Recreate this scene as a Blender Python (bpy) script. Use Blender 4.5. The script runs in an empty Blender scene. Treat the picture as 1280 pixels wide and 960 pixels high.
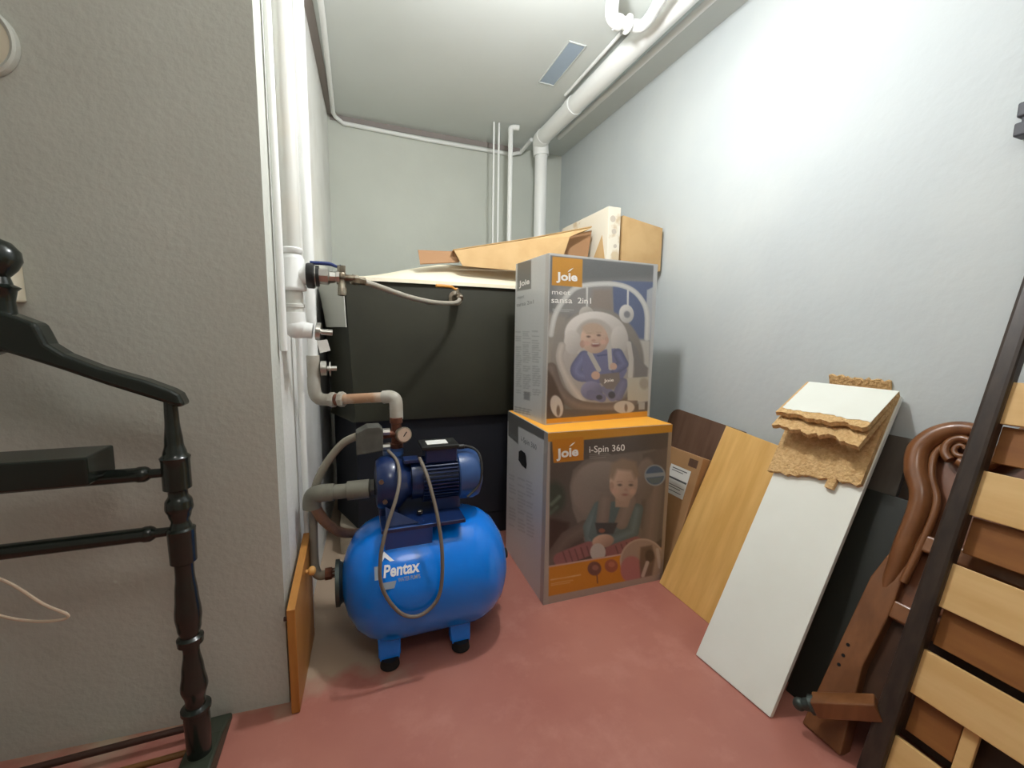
import bpy, bmesh, math, random
import numpy as np
from mathutils import Vector, Matrix

random.seed(7)
SC = bpy.context.scene
COL = SC.collection
PI = math.pi

# ------------------------------------------------------------------ camera
def make_camera():
    yaw, pitch, roll = .36047, -.12227, .016834
    fwd = Vector((math.sin(yaw)*math.cos(pitch), math.cos(yaw)*math.cos(pitch), math.sin(pitch)))
    right = Vector((math.cos(yaw), -math.sin(yaw), 0)); up = right.cross(fwd)
    r = right*math.cos(roll) + up*math.sin(roll); u = up*math.cos(roll) - right*math.sin(roll)
    cam = bpy.data.cameras.new('camera'); o = bpy.data.objects.new('camera', cam); COL.objects.link(o)
    m = Matrix.Identity(4)
    for i in range(3):
        m[i][0], m[i][1], m[i][2] = r[i], u[i], -fwd[i]
    m[0][3], m[1][3], m[2][3] = 0, 0, 1.05
    o.matrix_world = m
    cam.sensor_width = 36; cam.lens = 522.03/1280*36; cam.clip_start = .02
    SC.camera = o
make_camera()

# ------------------------------------------------------------------ world, light, exposure
w = bpy.data.worlds.new('world'); SC.world = w; w.use_nodes = True
w.node_tree.nodes['Background'].inputs[0].default_value = (.75, .82, .9, 1)
w.node_tree.nodes['Background'].inputs[1].default_value = .05
LAMP = (.6, 1.19, 2.09)
LAMP_W = 31
LAMP_COL = (.985, .99, 1)
FILL_LAMP = (.1, -.1, 2.1)  # added fill lamp, out of view, to brighten grey wall, cartons and slats
FILL_LAMP_W = 11
SC.view_settings.view_transform = 'Standard'
SC.view_settings.look = 'None'
SC.view_settings.exposure = 0.42
SC.view_settings.gamma = 1
SC.view_settings.use_curve_mapping = False

# ------------------------------------------------------------------ helpers
def lin(c):
    return tuple((x/255/12.92 if x/255 <= .04045 else ((x/255+.055)/1.055)**2.4) for x in c)

MATS = {}
def mat(name, col, rough=.6, metal=0, col2=None, nscale=8, stretch=(1, 1, 1), detail=4, lo=.35, hi=.65,
        bump=0, bscale=60, coat=0, spec=.5, emit=None, estr=0, trans=0):
    m = bpy.data.materials.new(name); m.use_nodes = True
    nt = m.node_tree; b = nt.nodes['Principled BSDF']
    c = lin(col)+(1,)
    b.inputs['Base Color'].default_value = c
    b.inputs['Roughness'].default_value = rough; b.inputs['Metallic'].default_value = metal
    b.inputs['Specular IOR Level'].default_value = spec
    b.inputs['Coat Weight'].default_value = coat; b.inputs['Coat Roughness'].default_value = .08
    if trans: b.inputs['Transmission Weight'].default_value = trans
    if emit:
        b.inputs['Emission Color'].default_value = emit+(1,); b.inputs['Emission Strength'].default_value = estr
    tc = nt.nodes.new('ShaderNodeTexCoord')
    if col2:
        mp = nt.nodes.new('ShaderNodeMapping'); mp.inputs['Scale'].default_value = stretch
        n = nt.nodes.new('ShaderNodeTexNoise'); n.inputs['Scale'].default_value = nscale
        n.inputs['Detail'].default_value = detail
        r = nt.nodes.new('ShaderNodeValToRGB')
        r.color_ramp.elements[0].position = lo; r.color_ramp.elements[1].position = hi
        r.color_ramp.elements[0].color = c; r.color_ramp.elements[1].color = lin(col2)+(1,)
        nt.links.new(tc.outputs['Object'], mp.inputs[0]); nt.links.new(mp.outputs[0], n.inputs['Vector'])
        nt.links.new(n.outputs[0], r.inputs[0]); nt.links.new(r.outputs[0], b.inputs['Base Color'])
    if bump:
        n2 = nt.nodes.new('ShaderNodeTexNoise'); n2.inputs['Scale'].default_value = bscale; n2.inputs['Detail'].default_value = 3
        bp = nt.nodes.new('ShaderNodeBump'); bp.inputs['Strength'].default_value = bump; bp.inputs['Distance'].default_value = .01
        nt.links.new(tc.outputs['Object'], n2.inputs['Vector']); nt.links.new(n2.outputs[0], bp.inputs['Height'])
        nt.links.new(bp.outputs[0], b.inputs['Normal'])
    MATS[name] = m
    return m

def V3(p): return Vector(p)

class MB:
    """collects faces in world space; build() links them as one mesh object"""
    def __init__(s): s.v = []; s.f = []; s.mi = []
    def add(s, vs, fs, mi=0):
        n = len(s.v); s.v += [tuple(p) for p in vs]; s.f += [[i+n for i in f] for f in fs]; s.mi += [mi]*len(fs); return s
    def box(s, c, d, rz=0, M=None, mi=0):
        x, y, z = d[0]/2, d[1]/2, d[2]/2
        vs = [Vector(p) for p in ((-x,-y,-z),(x,-y,-z),(x,y,-z),(-x,y,-z),(-x,-y,z),(x,-y,z),(x,y,z),(-x,y,z))]
        R = M if M is not None else Matrix.Rotation(rz, 3, 'Z')
        vs = [R @ p + Vector(c) for p in vs]
        return s.add(vs, [(3,2,1,0),(4,5,6,7),(0,1,5,4),(1,2,6,5),(2,3,7,6),(3,0,4,7)], mi)
    def prism(s, poly, o, U, V, t, mi=0):
        """poly (a,b) in frame o,U,V; extruded t along U x V"""
        o, U, V = Vector(o), Vector(U).normalized(), Vector(V).normalized(); N = U.cross(V).normalized()
        A = [o+U*a+V*b for a, b in poly]; B = [p+N*t for p in A]; n = len(poly)
        area = sum(poly[i][0]*poly[(i+1) % n][1]-poly[(i+1) % n][0]*poly[i][1] for i in range(n))
        fs = [list(range(n))[::-1], list(range(n, 2*n))]+[[i, (i+1) % n, n+(i+1) % n, n+i] for i in range(n)]
        if (area < 0) != (t < 0): fs = [f[::-1] for f in fs]
        return s.add(A+B, fs, mi)
    def lathe(s, prof, o, axis, n=24, mi=0, capped=True):
        """prof: list of (t along axis, radius)"""
        o, ax = Vector(o), Vector(axis).normalized()
        a = ax.orthogonal().normalized(); b = ax.cross(a)
        vs = []; fs = []
        for t, r in prof:
            for k in range(n):
                q = 2*PI*k/n; vs.append(o+ax*t+(a*math.cos(q)+b*math.sin(q))*max(r, 1e-5))
        for i in range(len(prof)-1):
            for k in range(n):
                fs.append([i*n+k, i*n+(k+1) % n, (i+1)*n+(k+1) % n, (i+1)*n+k])
        if capped:
            fs.append(list(range(n))[::-1]); fs.append([(len(prof)-1)*n+k for k in range(n)])
        return s.add(vs, fs, mi)
    def cyl(s, a, b, r, n=20, mi=0):
        a, b = Vector(a), Vector(b); return s.lathe([(0, r), ((b-a).length, r)], a, b-a, n, mi)
    def ball(s, c, r, n=20, axis=(0, 0, 1), sq=1, mi=0):
        pr = [(-r*sq*math.cos(PI*i/12), r*math.sin(PI*i/12)) for i in range(13)]
        return s.lathe(pr, c, axis, n, mi, False)
    def tube(s, pts, r, n=12, smooth=6, mi=0, flat=None):
        P = [Vector(p) for p in pts]
        rr = r if isinstance(r, (list, tuple)) else [r]*len(P)
        if smooth and len(P) > 2:
            Q = []; RQ = []
            for i in range(len(P)-1):
                p0, p1, p2, p3 = P[max(i-1, 0)], P[i], P[i+1], P[min(i+2, len(P)-1)]
                for k in range(smooth):
                    t = k/smooth
                    Q.append(.5*((2*p1)+(p2-p0)*t+(2*p0-5*p1+4*p2-p3)*t*t+(3*p1-p0-3*p2+p3)*t**3))
                    RQ.append(rr[i]+(rr[i+1]-rr[i])*t)
            Q.append(P[-1]); RQ.append(rr[-1]); P = Q; rr = RQ
        T = [(P[min(i+1, len(P)-1)]-P[max(i-1, 0)]).normalized() for i in range(len(P))]
        a = T[0].orthogonal().normalized() if flat is None else (Vector(flat)-T[0]*Vector(flat).dot(T[0])).normalized()
        vs = []; fs = []
        for i, p in enumerate(P):
            a = (a-T[i]*a.dot(T[i])).normalized(); b = T[i].cross(a)
            for k in range(n):
                q = 2*PI*k/n; vs.append(p+(a*math.cos(q)+b*math.sin(q))*rr[i])
        for i in range(len(P)-1):
            for k in range(n):
                fs.append([i*n+k, i*n+(k+1) % n, (i+1)*n+(k+1) % n, (i+1)*n+k])
        fs.append(list(range(n))[::-1]); fs.append([(len(P)-1)*n+k for k in range(n)])
        return s.add(vs, fs, mi)
    def build(s, name, m, parent=None, smooth=False, bevel=0, seg=2):
        me = bpy.data.meshes.new(name)
        inv = ROOT[parent.name].inverted() if parent is not None else Matrix.Identity(4)
        me.from_pydata([tuple(inv @ Vector(p)) for p in s.v], [], s.f)
        for x in (m if isinstance(m, (list, tuple)) else [m]): me.materials.append(MATS[x])
        me.polygons.foreach_set('material_index', s.mi)
        if smooth:
            me.polygons.foreach_set('use_smooth', [True]*len(me.polygons))
        me.update()
        o = bpy.data.objects.new(name, me); COL.objects.link(o)
        if smooth:
            try: me.set_sharp_from_angle(angle=math.radians(38))
            except Exception: pass
        if bevel:
            b = o.modifiers.new('bevel', 'BEVEL'); b.width = bevel; b.segments = seg; b.limit_method = 'ANGLE'; b.angle_limit = math.radians(40)
        if parent is not None:
            o.parent = parent; ROOT[o.name] = ROOT[parent.name]
        else: ROOT[o.name] = Matrix.Identity(4)
        return o
ROOT = {}
def tag(o, label, cat, group=None):
    o['label'] = label; o['category'] = cat
    if group: o['group'] = group
    return o
def thing(name, label, cat, loc, rz=0, group=None):
    o = bpy.data.objects.new(name, None); COL.objects.link(o); o.empty_display_size = .05
    o.location = loc; o.rotation_euler = (0, 0, rz)
    ROOT[o.name] = Matrix.Translation(loc) @ Matrix.Rotation(rz, 4, 'Z')
    return tag(o, label, cat, group)
def struct(o, label=None):
    o['kind'] = 'structure'
    if label: o['label'] = label
    return o

# ------------------------------------------------------------------ materials
mat('wall_white', (208, 214, 213), .85, col2=(200, 207, 208), nscale=2.2, bump=.12, bscale=35)
mat('wall_side', (234, 235, 231), .8, col2=(214, 213, 206), nscale=3, lo=.45, hi=.8, bump=.2, bscale=45)
mat('wall_back', (208, 212, 203), .85, col2=(201, 205, 196), nscale=2, bump=.1, bscale=35)
mat('wall_grey', (208, 211, 203), .85, col2=(198, 200, 191), nscale=1.6, bump=.22, bscale=60)
mat('ceiling', (210, 215, 212), .6, col2=(204, 209, 205), nscale=1.5)
def floor_mat():
    m = mat('floor', (188, 125, 110), .4, col2=(176, 112, 99), nscale=3.2, detail=6, bump=.05, bscale=18, spec=.4)
    nt = m.node_tree; b = nt.nodes['Principled BSDF']
    src = b.inputs['Base Color'].links[0].from_socket
    tc = [n for n in nt.nodes if n.type == 'TEX_COORD'][0]
    # worn lighter scuffs
    n = nt.nodes.new('ShaderNodeTexNoise'); n.inputs['Scale'].default_value = 5.5; n.inputs['Detail'].default_value = 8; n.inputs['Roughness'].default_value = .65
    r = nt.nodes.new('ShaderNodeValToRGB'); r.color_ramp.elements[0].position = .52; r.color_ramp.elements[1].position = .72
    r.color_ramp.elements[1].color = (.4, .4, .4, 1)
    nt.links.new(tc.outputs['Object'], n.inputs['Vector']); nt.links.new(n.outputs[0], r.inputs[0])
    mx = nt.nodes.new('ShaderNodeMix'); mx.data_type = 'RGBA'
    nt.links.new(r.outputs[0], mx.inputs[0]); nt.links.new(src, mx.inputs[6]); mx.inputs[7].default_value = lin((212, 152, 138))+(1,)
    # dusty bare patch along the left wall behind the pump
    sx = nt.nodes.new('ShaderNodeSeparateXYZ'); nt.links.new(tc.outputs['Object'], sx.inputs[0])
    n3 = nt.nodes.new('ShaderNodeTexNoise'); n3.inputs['Scale'].default_value = 7; n3.inputs['Detail'].default_value = 5
    nt.links.new(tc.outputs['Object'], n3.inputs['Vector'])
    def math_(op, a, b_):
        q = nt.nodes.new('ShaderNodeMath'); q.operation = op
        for i, x in enumerate((a, b_)):
            if isinstance(x, (int, float)): q.inputs[i].default_value = x
            else: nt.links.new(x, q.inputs[i])
        return q.outputs[0]
    wob = math_('MULTIPLY', math_('SUBTRACT', n3.outputs[0], .5), .35)
    e = math_('ADD', math_('MINIMUM', math_('SUBTRACT', sx.outputs[1], 1.19), math_('SUBTRACT', .13, sx.outputs[0])), wob)
    e = math_('MULTIPLY', e, 9)
    cl = nt.nodes.new('ShaderNodeClamp'); nt.links.new(e, cl.inputs[0])
    mx2 = nt.nodes.new('ShaderNodeMix'); mx2.data_type = 'RGBA'
    nt.links.new(math_('MULTIPLY', cl.outputs[0], .85), mx2.inputs[0]); nt.links.new(mx.outputs[2], mx2.inputs[6])
    mx2.inputs[7].default_value = lin((188, 172, 148))+(1,)
    nt.links.new(mx2.outputs[2], b.inputs['Base Color'])
floor_mat()
mat('pvc', (236, 238, 235), .35, spec=.5)
mat('pvc_grey', (214, 215, 208), .45, col2=(222, 214, 198), nscale=6, lo=.5, hi=.8)
mat('pvc_old', (186, 184, 174), .5, col2=(168, 160, 146), nscale=18)
mat('pvc_stained', (216, 208, 194), .5, col2=(178, 138, 106), nscale=9, stretch=(1, 1, 1), lo=.42, hi=.62)
mat('pvc_dirty', (126, 124, 110), .55, col2=(104, 102, 90), nscale=14)
mat('black_plastic', (28, 29, 28), .45)
mat('grey_plastic', (98, 98, 90), .6, col2=(76, 76, 70), nscale=20)
mat('chrome', (200, 198, 192), .28, 1)
mat('nickel', (176, 168, 152), .35, 1, col2=(120, 108, 92), nscale=40)
mat('brass', (170, 140, 90), .38, 1)
mat('copper_rust', (128, 78, 56), .6, .3, col2=(92, 54, 40), nscale=30)
mat('braid', (196, 190, 178), .42, .6, bump=.3, bscale=400)
mat('blue_handle', (40, 60, 120), .4)
mat('orange_handle', (222, 150, 60), .4)
mat('hose_grey', (140, 134, 120), .6)
mat('hose_brown', (150, 112, 86), .6, col2=(122, 92, 72), nscale=20)
mat('paper', (226, 226, 220), .8)
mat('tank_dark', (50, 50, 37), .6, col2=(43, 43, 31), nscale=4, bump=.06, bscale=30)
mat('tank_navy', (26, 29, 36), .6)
mat('tank_lid', (252, 244, 220), .5, col2=(246, 235, 206), nscale=5)
mat('plate_grey', (182, 182, 172), .6)
mat('concrete', (172, 160, 140), .9, col2=(146, 134, 116), nscale=12, bump=.3, bscale=40)
mat('tank_blue', (0, 128, 240), .25, coat=.5, spec=.3)
mat('motor_blue', (20, 42, 88), .32, coat=.35)
mat('motor_blue_light', (48, 82, 136), .35, coat=.3)
mat('skirt_blue', (8, 74, 150), .35, coat=.3)
mat('flange_grey', (70, 78, 74), .45, .6)
mat('rubber', (22, 22, 22), .8)
mat('white_print', (235, 240, 245), .5)
mat('cable', (122, 112, 100), .55)
mat('cable_dark', (48, 47, 46), .5)
mat('gauge_face', (196, 170, 150), .5)
mat('decal_grey', (150, 165, 180), .5)
mat('navy', (12, 24, 52), .5)
mat('cardboard', (206, 172, 122), .85, col2=(194, 158, 108), nscale=9)
mat('cardboard_in', (168, 128, 92), .85)
mat('cardboard_print', (228, 220, 202), .8, col2=(206, 186, 154), nscale=13, lo=.56, hi=.66)
mat('carton', (206, 206, 200), .55, col2=(196, 196, 190), nscale=6)
mat('carton_edge', (196, 184, 168), .6)
mat('carton_orange', (252, 178, 58), .5)
mat('black_hole', (10, 10, 12), .9)
mat('print_white', (240, 238, 232), .5)
mat('print_dark', (84, 86, 86), .6)
mat('print_mid', (140, 142, 140), .6)
mat('amber_wood', (238, 192, 118), .36, col2=(222, 172, 96), nscale=3.5, stretch=(1, 8, 1), detail=6, coat=.15)
mat('dark_brown', (112, 86, 70), .4, col2=(98, 72, 58), nscale=5, stretch=(1, 8, 1))
mat('parcel', (178, 138, 96), .8, col2=(166, 126, 84), nscale=6)
mat('melamine', (244, 246, 236), .4, col2=(238, 239, 228), nscale=4)
mat('chipboard', (236, 200, 144), .95, col2=(212, 168, 112), nscale=90, lo=.3, hi=.7, bump=1, bscale=120)
mat('dark_grey_board', (92, 84, 76), .5, col2=(80, 72, 64), nscale=4, stretch=(1, 6, 1))
mat('dark_green_board', (40, 42, 38), .4)
mat('walnut', (138, 90, 54), .34, col2=(116, 72, 40), nscale=4, stretch=(6, 6, 1), detail=6, coat=.25)
mat('walnut_panel', (132, 84, 58), .35, col2=(116, 70, 46), nscale=4, stretch=(6, 6, 1), detail=6, coat=.2)
mat('walnut_dark', (74, 44, 24), .5, col2=(60, 36, 20), nscale=5, stretch=(6, 6, 1))
mat('rail_dark', (62, 50, 42), .38, col2=(48, 38, 32), nscale=8, stretch=(8, 8, 1))
mat('slat', (228, 190, 130), .5, col2=(218, 176, 114), nscale=4, stretch=(8, 1, 8), detail=5)
mat('slat_edge', (150, 98, 48), .55, col2=(134, 84, 40), nscale=4, stretch=(8, 1, 8))
mat('black_lacquer', (26, 33, 28), .25, coat=.25)
mat('foot_green', (52, 58, 46), .45)
mat('cream_plastic', (226, 218, 196), .5)
mat('cord_beige', (214, 194, 170), .8)
mat('pine', (196, 136, 66), .42, col2=(172, 112, 50), nscale=5, stretch=(6, 1, 1), detail=5)
mat('pine_knob', (226, 170, 96), .4)
mat('rod_brown', (60, 36, 26), .5)
mat('amber_rod', (122, 82, 40), .5)
mat('vent_dark', (160, 176, 192), .5)
mat('dark_fitting', (70, 72, 78), .5)

# ------------------------------------------------------------------ the room
HC, YB, XR = 2.42, 3.1, 1.55
def slab(name, poly, z0, z1, m):
    b = MB(); b.prism(poly, (0, 0, z0), (1, 0, 0), (0, 1, 0), z1-z0); return struct(b.build(name, m))
slab('floor', [(-2.1, -1.8), (XR+.1, -1.8), (XR+.1, YB+.1), (-2.1, YB+.1)], -.1, 0, 'floor')
slab('ceiling', [(-2.1, -1.8), (XR+.1, -1.8), (XR+.1, YB+.1), (-2.1, YB+.1)], HC, HC+.1, 'ceiling')
slab('wall_right', [(XR, -1.8), (XR+.1, -1.8), (XR+.1, YB+.1), (XR, YB+.1)], 0, HC, 'wall_white')
slab('wall_back', [(-.125, YB), (XR, YB), (XR, YB+.1), (-.125, YB+.1)], 0, HC, 'wall_back')
slab('wall_front_left', [(-.2, 1.212), (-.1962, 1.312), (-2.0, 1.456), (-2.0, 1.356)], 0, HC, 'wall_grey')
slab('wall_left', [(-.1962, 1.312), (-.125, YB), (-.125, YB+.1), (-.225, YB+.1), (-.296, 1.32)], 0, HC, 'wall_side')
slab('wall_far_left', [(-2.1, -1.8), (-2.0, -1.8), (-2.0, 1.456), (-2.1, 1.456)], 0, HC, 'wall_grey')
slab('wall_rear', [(-2.0, -1.8), (XR, -1.8), (XR, -1.7), (-2.0, -1.7)], 0, HC, 'wall_grey')

def lamp(loc, watt, col, label, rad=.05):
    t = thing('ceiling_lamp', label, 'lamp', (loc[0], loc[1], HC))
    MB().lathe([(0, .055), (.02, .055), (.03, .03), (.045, .022)], (loc[0], loc[1], HC-.001), (0, 0, -1)).build('ceiling_rose', 'pvc', t, True)
    MB().cyl((loc[0], loc[1], HC-.03), (loc[0], loc[1], loc[2]+rad+.05), .006).build('stem', 'pvc', t, True)
    MB().lathe([(0, .02), (.05, .02), (.055, .017)], (loc[0], loc[1], loc[2]+rad+.055), (0, 0, -1)).build('lamp_holder', 'pvc', t, True)
    nm = 'lamp_glass_%d' % len(MATS)
    mat(nm, (255, 250, 240), .3, emit=col, estr=watt/(4*PI*PI*rad*rad))      # the glass itself gives off the lamp's light
    MB().ball(loc, rad, 16).build('bulb', nm, t, True)
    return t
lamp(LAMP, LAMP_W, LAMP_COL, 'bare round bulb hanging from the ceiling in front of the cartons')
lamp(FILL_LAMP, FILL_LAMP_W, (1, .96, .9), 'large opal globe added as fill light, out of view over the near end', .2)

# ceiling hatch: recessed dark panel with a thin pale rim
t = thing('ceiling_vent', 'blue grey rectangular vent panel set in the ceiling', 'vent', (1.03, 2.1, HC))
b = MB()
for c, d in (((.985, 2.1), (.004, .35)), ((1.075, 2.1), (.004, .35)), ((1.03, 1.927), (.094, .004)), ((1.03, 2.273), (.094, .004))):
    b.box((c[0], c[1], HC-.003), (d[0], d[1], .006))
b.build('frame', 'ceiling', t)
MB().box((1.03, 2.1, HC-.001), (.084, .336, .003)).build('panel', 'vent_dark', t)

# conduits and pipes under the ceiling
def pipe(name, pts, r, m, label, cat='pipe', smooth=0, n=16):
    return tag(MB().tube(pts, r, n, smooth).build(name, m, None, True), label, cat)
pipe('conduit', [(-.112, 1.25, 2.405), (-.092, 2.2, 2.405), (-.088, 3.04, 2.405), (-.075, 3.075, 2.398), (-.03, 3.084, 2.372), (.5, 3.084, 2.36), (1.12, 3.084, 2.362), (1.19, 3.06, 2.375), (1.20, 2.95, 2.392), (1.20, 2.875, 2.395)],
     .013, 'pvc', 'thin white conduit along the left and back ceiling edges', 'conduit')
t = thing('drain_pipe', 'thick white drain pipe under ceiling turning down at back corner', 'pipe', (1.23, 2.8, HC))
MB().tube([(1.255, -1.0, 2.36), (1.235, 1.4, 2.36), (1.225, 2.74, 2.36)], .05, 24, 0).build('pipe_run', 'pvc', t, True)
MB().tube([(1.225, 2.72, 2.36), (1.225, 2.775, 2.352), (1.237, 2.80, 2.33), (1.245, 2.805, 2.27)], .054, 24, 5).build('elbow', 'pvc', t, True)
MB().cyl((1.245, 2.805, 2.28), (1.262, 2.83, .02), .043, 24).build('downpipe', 'pvc', t, True)
MB().cyl((1.2262, 2.30, 2.36), (1.226, 2.345, 2.36), .054, 24).build('pipe_socket', 'pvc', t, True)
pipe('ceiling_pipe', [(1.385, -1.0, 2.385), (1.372, 1.43, 2.385), (1.35, 2.75, 2.385)], .016, 'pvc', 'thin white pipe beside the thick drain pipe')
pipe('ceiling_conduit', [(1.172, 1.78, 2.41), (1.172, 2.32, 2.41)], .008, 'pvc', 'thin pale conduit between ceiling vent and thick drain pipe', 'conduit')
t = thing('branch_pipe', 'short white bent pipe joining the thick drain pipe', 'pipe', (1.0, 1.55, HC))
MB().tube([(.972, 1.53, 2.419), (.975, 1.545, 2.36), (.99, 1.575, 2.31), (1.02, 1.592, 2.30)], .026, 18, 5).build('elbow', 'pvc', t, True)
MB().tube([(1.0, 1.588, 2.30), (1.12, 1.588, 2.305)], .022, 18, 0).build('pipe_run', 'pvc', t, True)
MB().tube([(1.015, 1.59, 2.30), (1.04, 1.59, 2.301)], .028, 18, 0).build('socket', 'pvc', t, True)
MB().lathe([(0, .022), (.002, .034), (.008, .034), (.01, .022)], (1.07, 1.588, 2.303), (1, 0, .04), 18).build('clamp_ring', 'pvc', t, True)
MB().tube([(1.10, 1.588, 2.305), (1.135, 1.575, 2.305), (1.135, 1.52, 2.305), (1.12, 1.45, 2.31), (1.10, 1.3, 2.32)], .022, 18, 5).build('branch', 'pvc', t, True)
for i, (x, lab) in enumerate(((.895, 'leftmost hair-thin white pipe dropping from ceiling at the back'), (.93, 'second hair-thin white pipe from the left at the back'))):
    pipe('wall_tube', [(x, 2.79, 0), (x, 2.79, 2.419)], .0065, 'pvc', lab, n=10)
t = thing('riser_pipe', 'medium white vertical pipe at the back with bent top', 'pipe', (1.005, 2.77, 0))
MB().tube([(1.005, 2.77, 0), (1.005, 2.77, 2.385)], .016, 14, 0).build('pipe_run', 'pvc', t, True)
MB().tube([(1.005, 2.77, 2.36), (1.007, 2.77, 2.39), (1.03, 2.768, 2.4), (1.06, 2.765, 2.4)], .017, 14, 5).build('elbow', 'pvc', t, True)
mat('strip_grey', (150, 142, 138), .8)  # thin grey strips along the back and left ceiling edges
slab('edge_strip_1', [(-.11, YB-.006), (1.2, YB-.006), (1.2, YB), (-.11, YB)], HC-.034, HC, 'strip_grey')
slab('edge_strip_2', [(-.196, 1.32), (-.125, YB), (-.088, YB), (-.158, 1.32)], HC-.004, HC, 'strip_grey')

# ------------------------------------------------------------------ dark water tank with its lid
t = thing('water_tank', 'large dark olive water tank with domed cream lid behind cartons', 'tank', (.7, 2.3, 0))
def rring(x0, x1, y0, y1, chf, z, bul=0):
    # footprint with cut front-left corner, slight outward bulge
    cx = (x0+x1)/2
    P = []
    nseg = 16
    def seg(a, b_, n, nb):
        for k in range(n):
            q = k/n; o = bul*math.sin(PI*q)
            P.append((a[0]+(b_[0]-a[0])*q+nb[0]*o, a[1]+(b_[1]-a[1])*q+nb[1]*o, z))
    seg((x0, y0), (x1, y0), nseg, (0, -1)); seg((x1, y0), (x1, y1), 8, (1, 0)); seg((x1, y1), (x0-chf, y1), nseg, (0, 1))
    seg((x0-chf, y1), (x0-chf, y0+.27), 8, (-1, 0)); seg((x0-chf, y0+.27), (x0, y0), 5, (0, 0))
    return P
def loft(rings):
    b = MB(); n = len(rings[0]); vs = [p for r in rings for p in r]; fs = []
    for i in range(len(rings)-1):
        for k in range(n): fs.append([i*n+k, i*n+(k+1) % n, (i+1)*n+(k+1) % n, (i+1)*n+k])
    fs.append(list(range(n))[::-1]); fs.append([(len(rings)-1)*n+k for k in range(n)])
    return b.add(vs, fs)
X0, X1, Y0, Y1 = -.005, 1.38, 1.96, 2.68
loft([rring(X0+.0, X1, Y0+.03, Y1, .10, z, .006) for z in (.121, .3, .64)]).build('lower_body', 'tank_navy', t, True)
rg = []
for z, dx, bl in ((.64, -.01, .004), (.66, .0, .012), (.9, -.012, .016), (1.12, -.022, .012), (1.26, -.028, .004), (1.275, -.028, .002)):
    rg.append(rring(X0+dx, X1, Y0, Y1, .105, z, bl))
loft(rg).build('upper_body', 'tank_dark', t, True)
# lid: pillow dome
b = MB(); nx, ny = 28, 18; vs = []; fs = []
x0, x1, y0, y1 = X0-.04, X1+.02, Y0-.018, Y1+.02
for j in range(ny+1):
    for i in range(nx+1):
        u, v = i/nx, j/ny
        h = 1.278+.125*(max(0, 1-(2*u-1)**6)**.8)*(max(0, 1-abs(2*v-1)**2.2)**.85)*min(1, (u/.33))**.8
        xx = x0+(x1-x0)*u
        if v > .35 and u < .12: xx -= .085*(1-u/.12)
        elif u < .12: xx -= .085*(1-u/.12)*v/.35
        vs.append((xx, y0+(y1-y0)*v, h))
for j in range(ny):
    for i in range(nx):
        a = j*(nx+1)+i; fs.append([a, a+1, a+nx+2, a+nx+1])
n0 = len(vs)
rim = [i for i in range(nx+1)]+[(j+1)*(nx+1)+nx for j in range(ny)]+[ny*(nx+1)+i for i in range(nx-1, -1, -1)]+[j*(nx+1) for j in range(ny-1, 0, -1)]
for k in rim: vs.append((vs[k][0], vs[k][1], 1.262))
for k in range(len(rim)):
    k2 = (k+1) % len(rim); fs.append([rim[k], n0+k, n0+k2, rim[k2]])
b.add(vs, fs); b.build('lid', 'tank_lid', t, True)
# pale grey plate hanging on the cut corner
b = MB(); b.prism([(-.055, 0), (.225, 0), (.245, -.2), (.03, -.2)], (-.13, 2.175, 1.262), (.105-.0, -.235, 0), (0, 0, 1), .004)
b.build('corner_plate', 'plate_grey', t)
p = MB().lathe([(0, .034), (.006, .034), (.008, .02), (.03, .018)], (.447, 1.955, 1.205), (0, -1, 0)).build('outlet_flange', 'nickel', t, True)
v = MB(); v.lathe([(0, .018), (.03, .02), (.04, .016), (.06, .016)], (.447, 1.93, 1.205), (0, -1, 0)); v.cyl((.447, 1.905, 1.205), (.447, 1.905, 1.245), .007)
v = v.build('outlet_valve', 'nickel', t, True)
MB().tube([(.447, 1.905, 1.243), (.432, 1.905, 1.243), (.41, 1.9, 1.252), (.345, 1.89, 1.252)], [.005, .005, .006, .007], 8, 4).build('lever_handle', 'orange_handle', v, True)

tag(MB().box((.13, 2.34, .06), (.44, .66, .12)).build('plinth_block', 'concrete', None, bevel=.008), 'pale concrete block under the left end of the dark tank', 'plinth')
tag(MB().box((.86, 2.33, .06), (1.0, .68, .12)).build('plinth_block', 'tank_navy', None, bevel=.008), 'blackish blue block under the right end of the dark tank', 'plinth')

# ------------------------------------------------------------------ wall pipework on the left
t = thing('supply_riser', 'white plastic riser pipe with tee and rounded elbow on left wall', 'pipe', (-.16, 1.36, 1.0))
AX, AY = -.1590, 1.36
MB().cyl((AX, AY, 1.24), (AX, AY, HC), .0235, 20).build('pipe_run', 'pvc_grey', t, True)
MB().lathe([(0, .026), (.006, .029), (.012, .029), (.016, .0235)], (AX, AY, 1.262), (0, 0, 1)).build('collar', 'pvc', t, True)
b = MB(); b.lathe([(0, .0315), (.004, .034), (.012, .034), (.016, .031), (.088, .031), (.094, .028), (.1, .0235)], (AX, AY, 1.158), (0, 0, 1)); b.cyl((AX, AY, 1.203), (AX+.045, AY, 1.203), .027)
tee = b.build('tee_fitting', 'pvc', t, True)
MB().lathe([(0, .024), (.02, .024), (.022, .027), (.03, .027), (.032, .024), (.07, .024)], (AX, AY, 1.09), (0, 0, 1)).build('nipple', 'pvc_grey', t, True)
b = MB(); b.ball((AX+.002, AY, 1.055), .032, 22); b.lathe([(0, .03), (.035, .028), (.04, .027)], (AX, AY, 1.058), (0, 0, 1)); b.lathe([(0, .026), (.045, .022)], (AX, AY, 1.05), (1, 0, -.12))
b.build('elbow', 'pvc', t, True)
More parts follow.
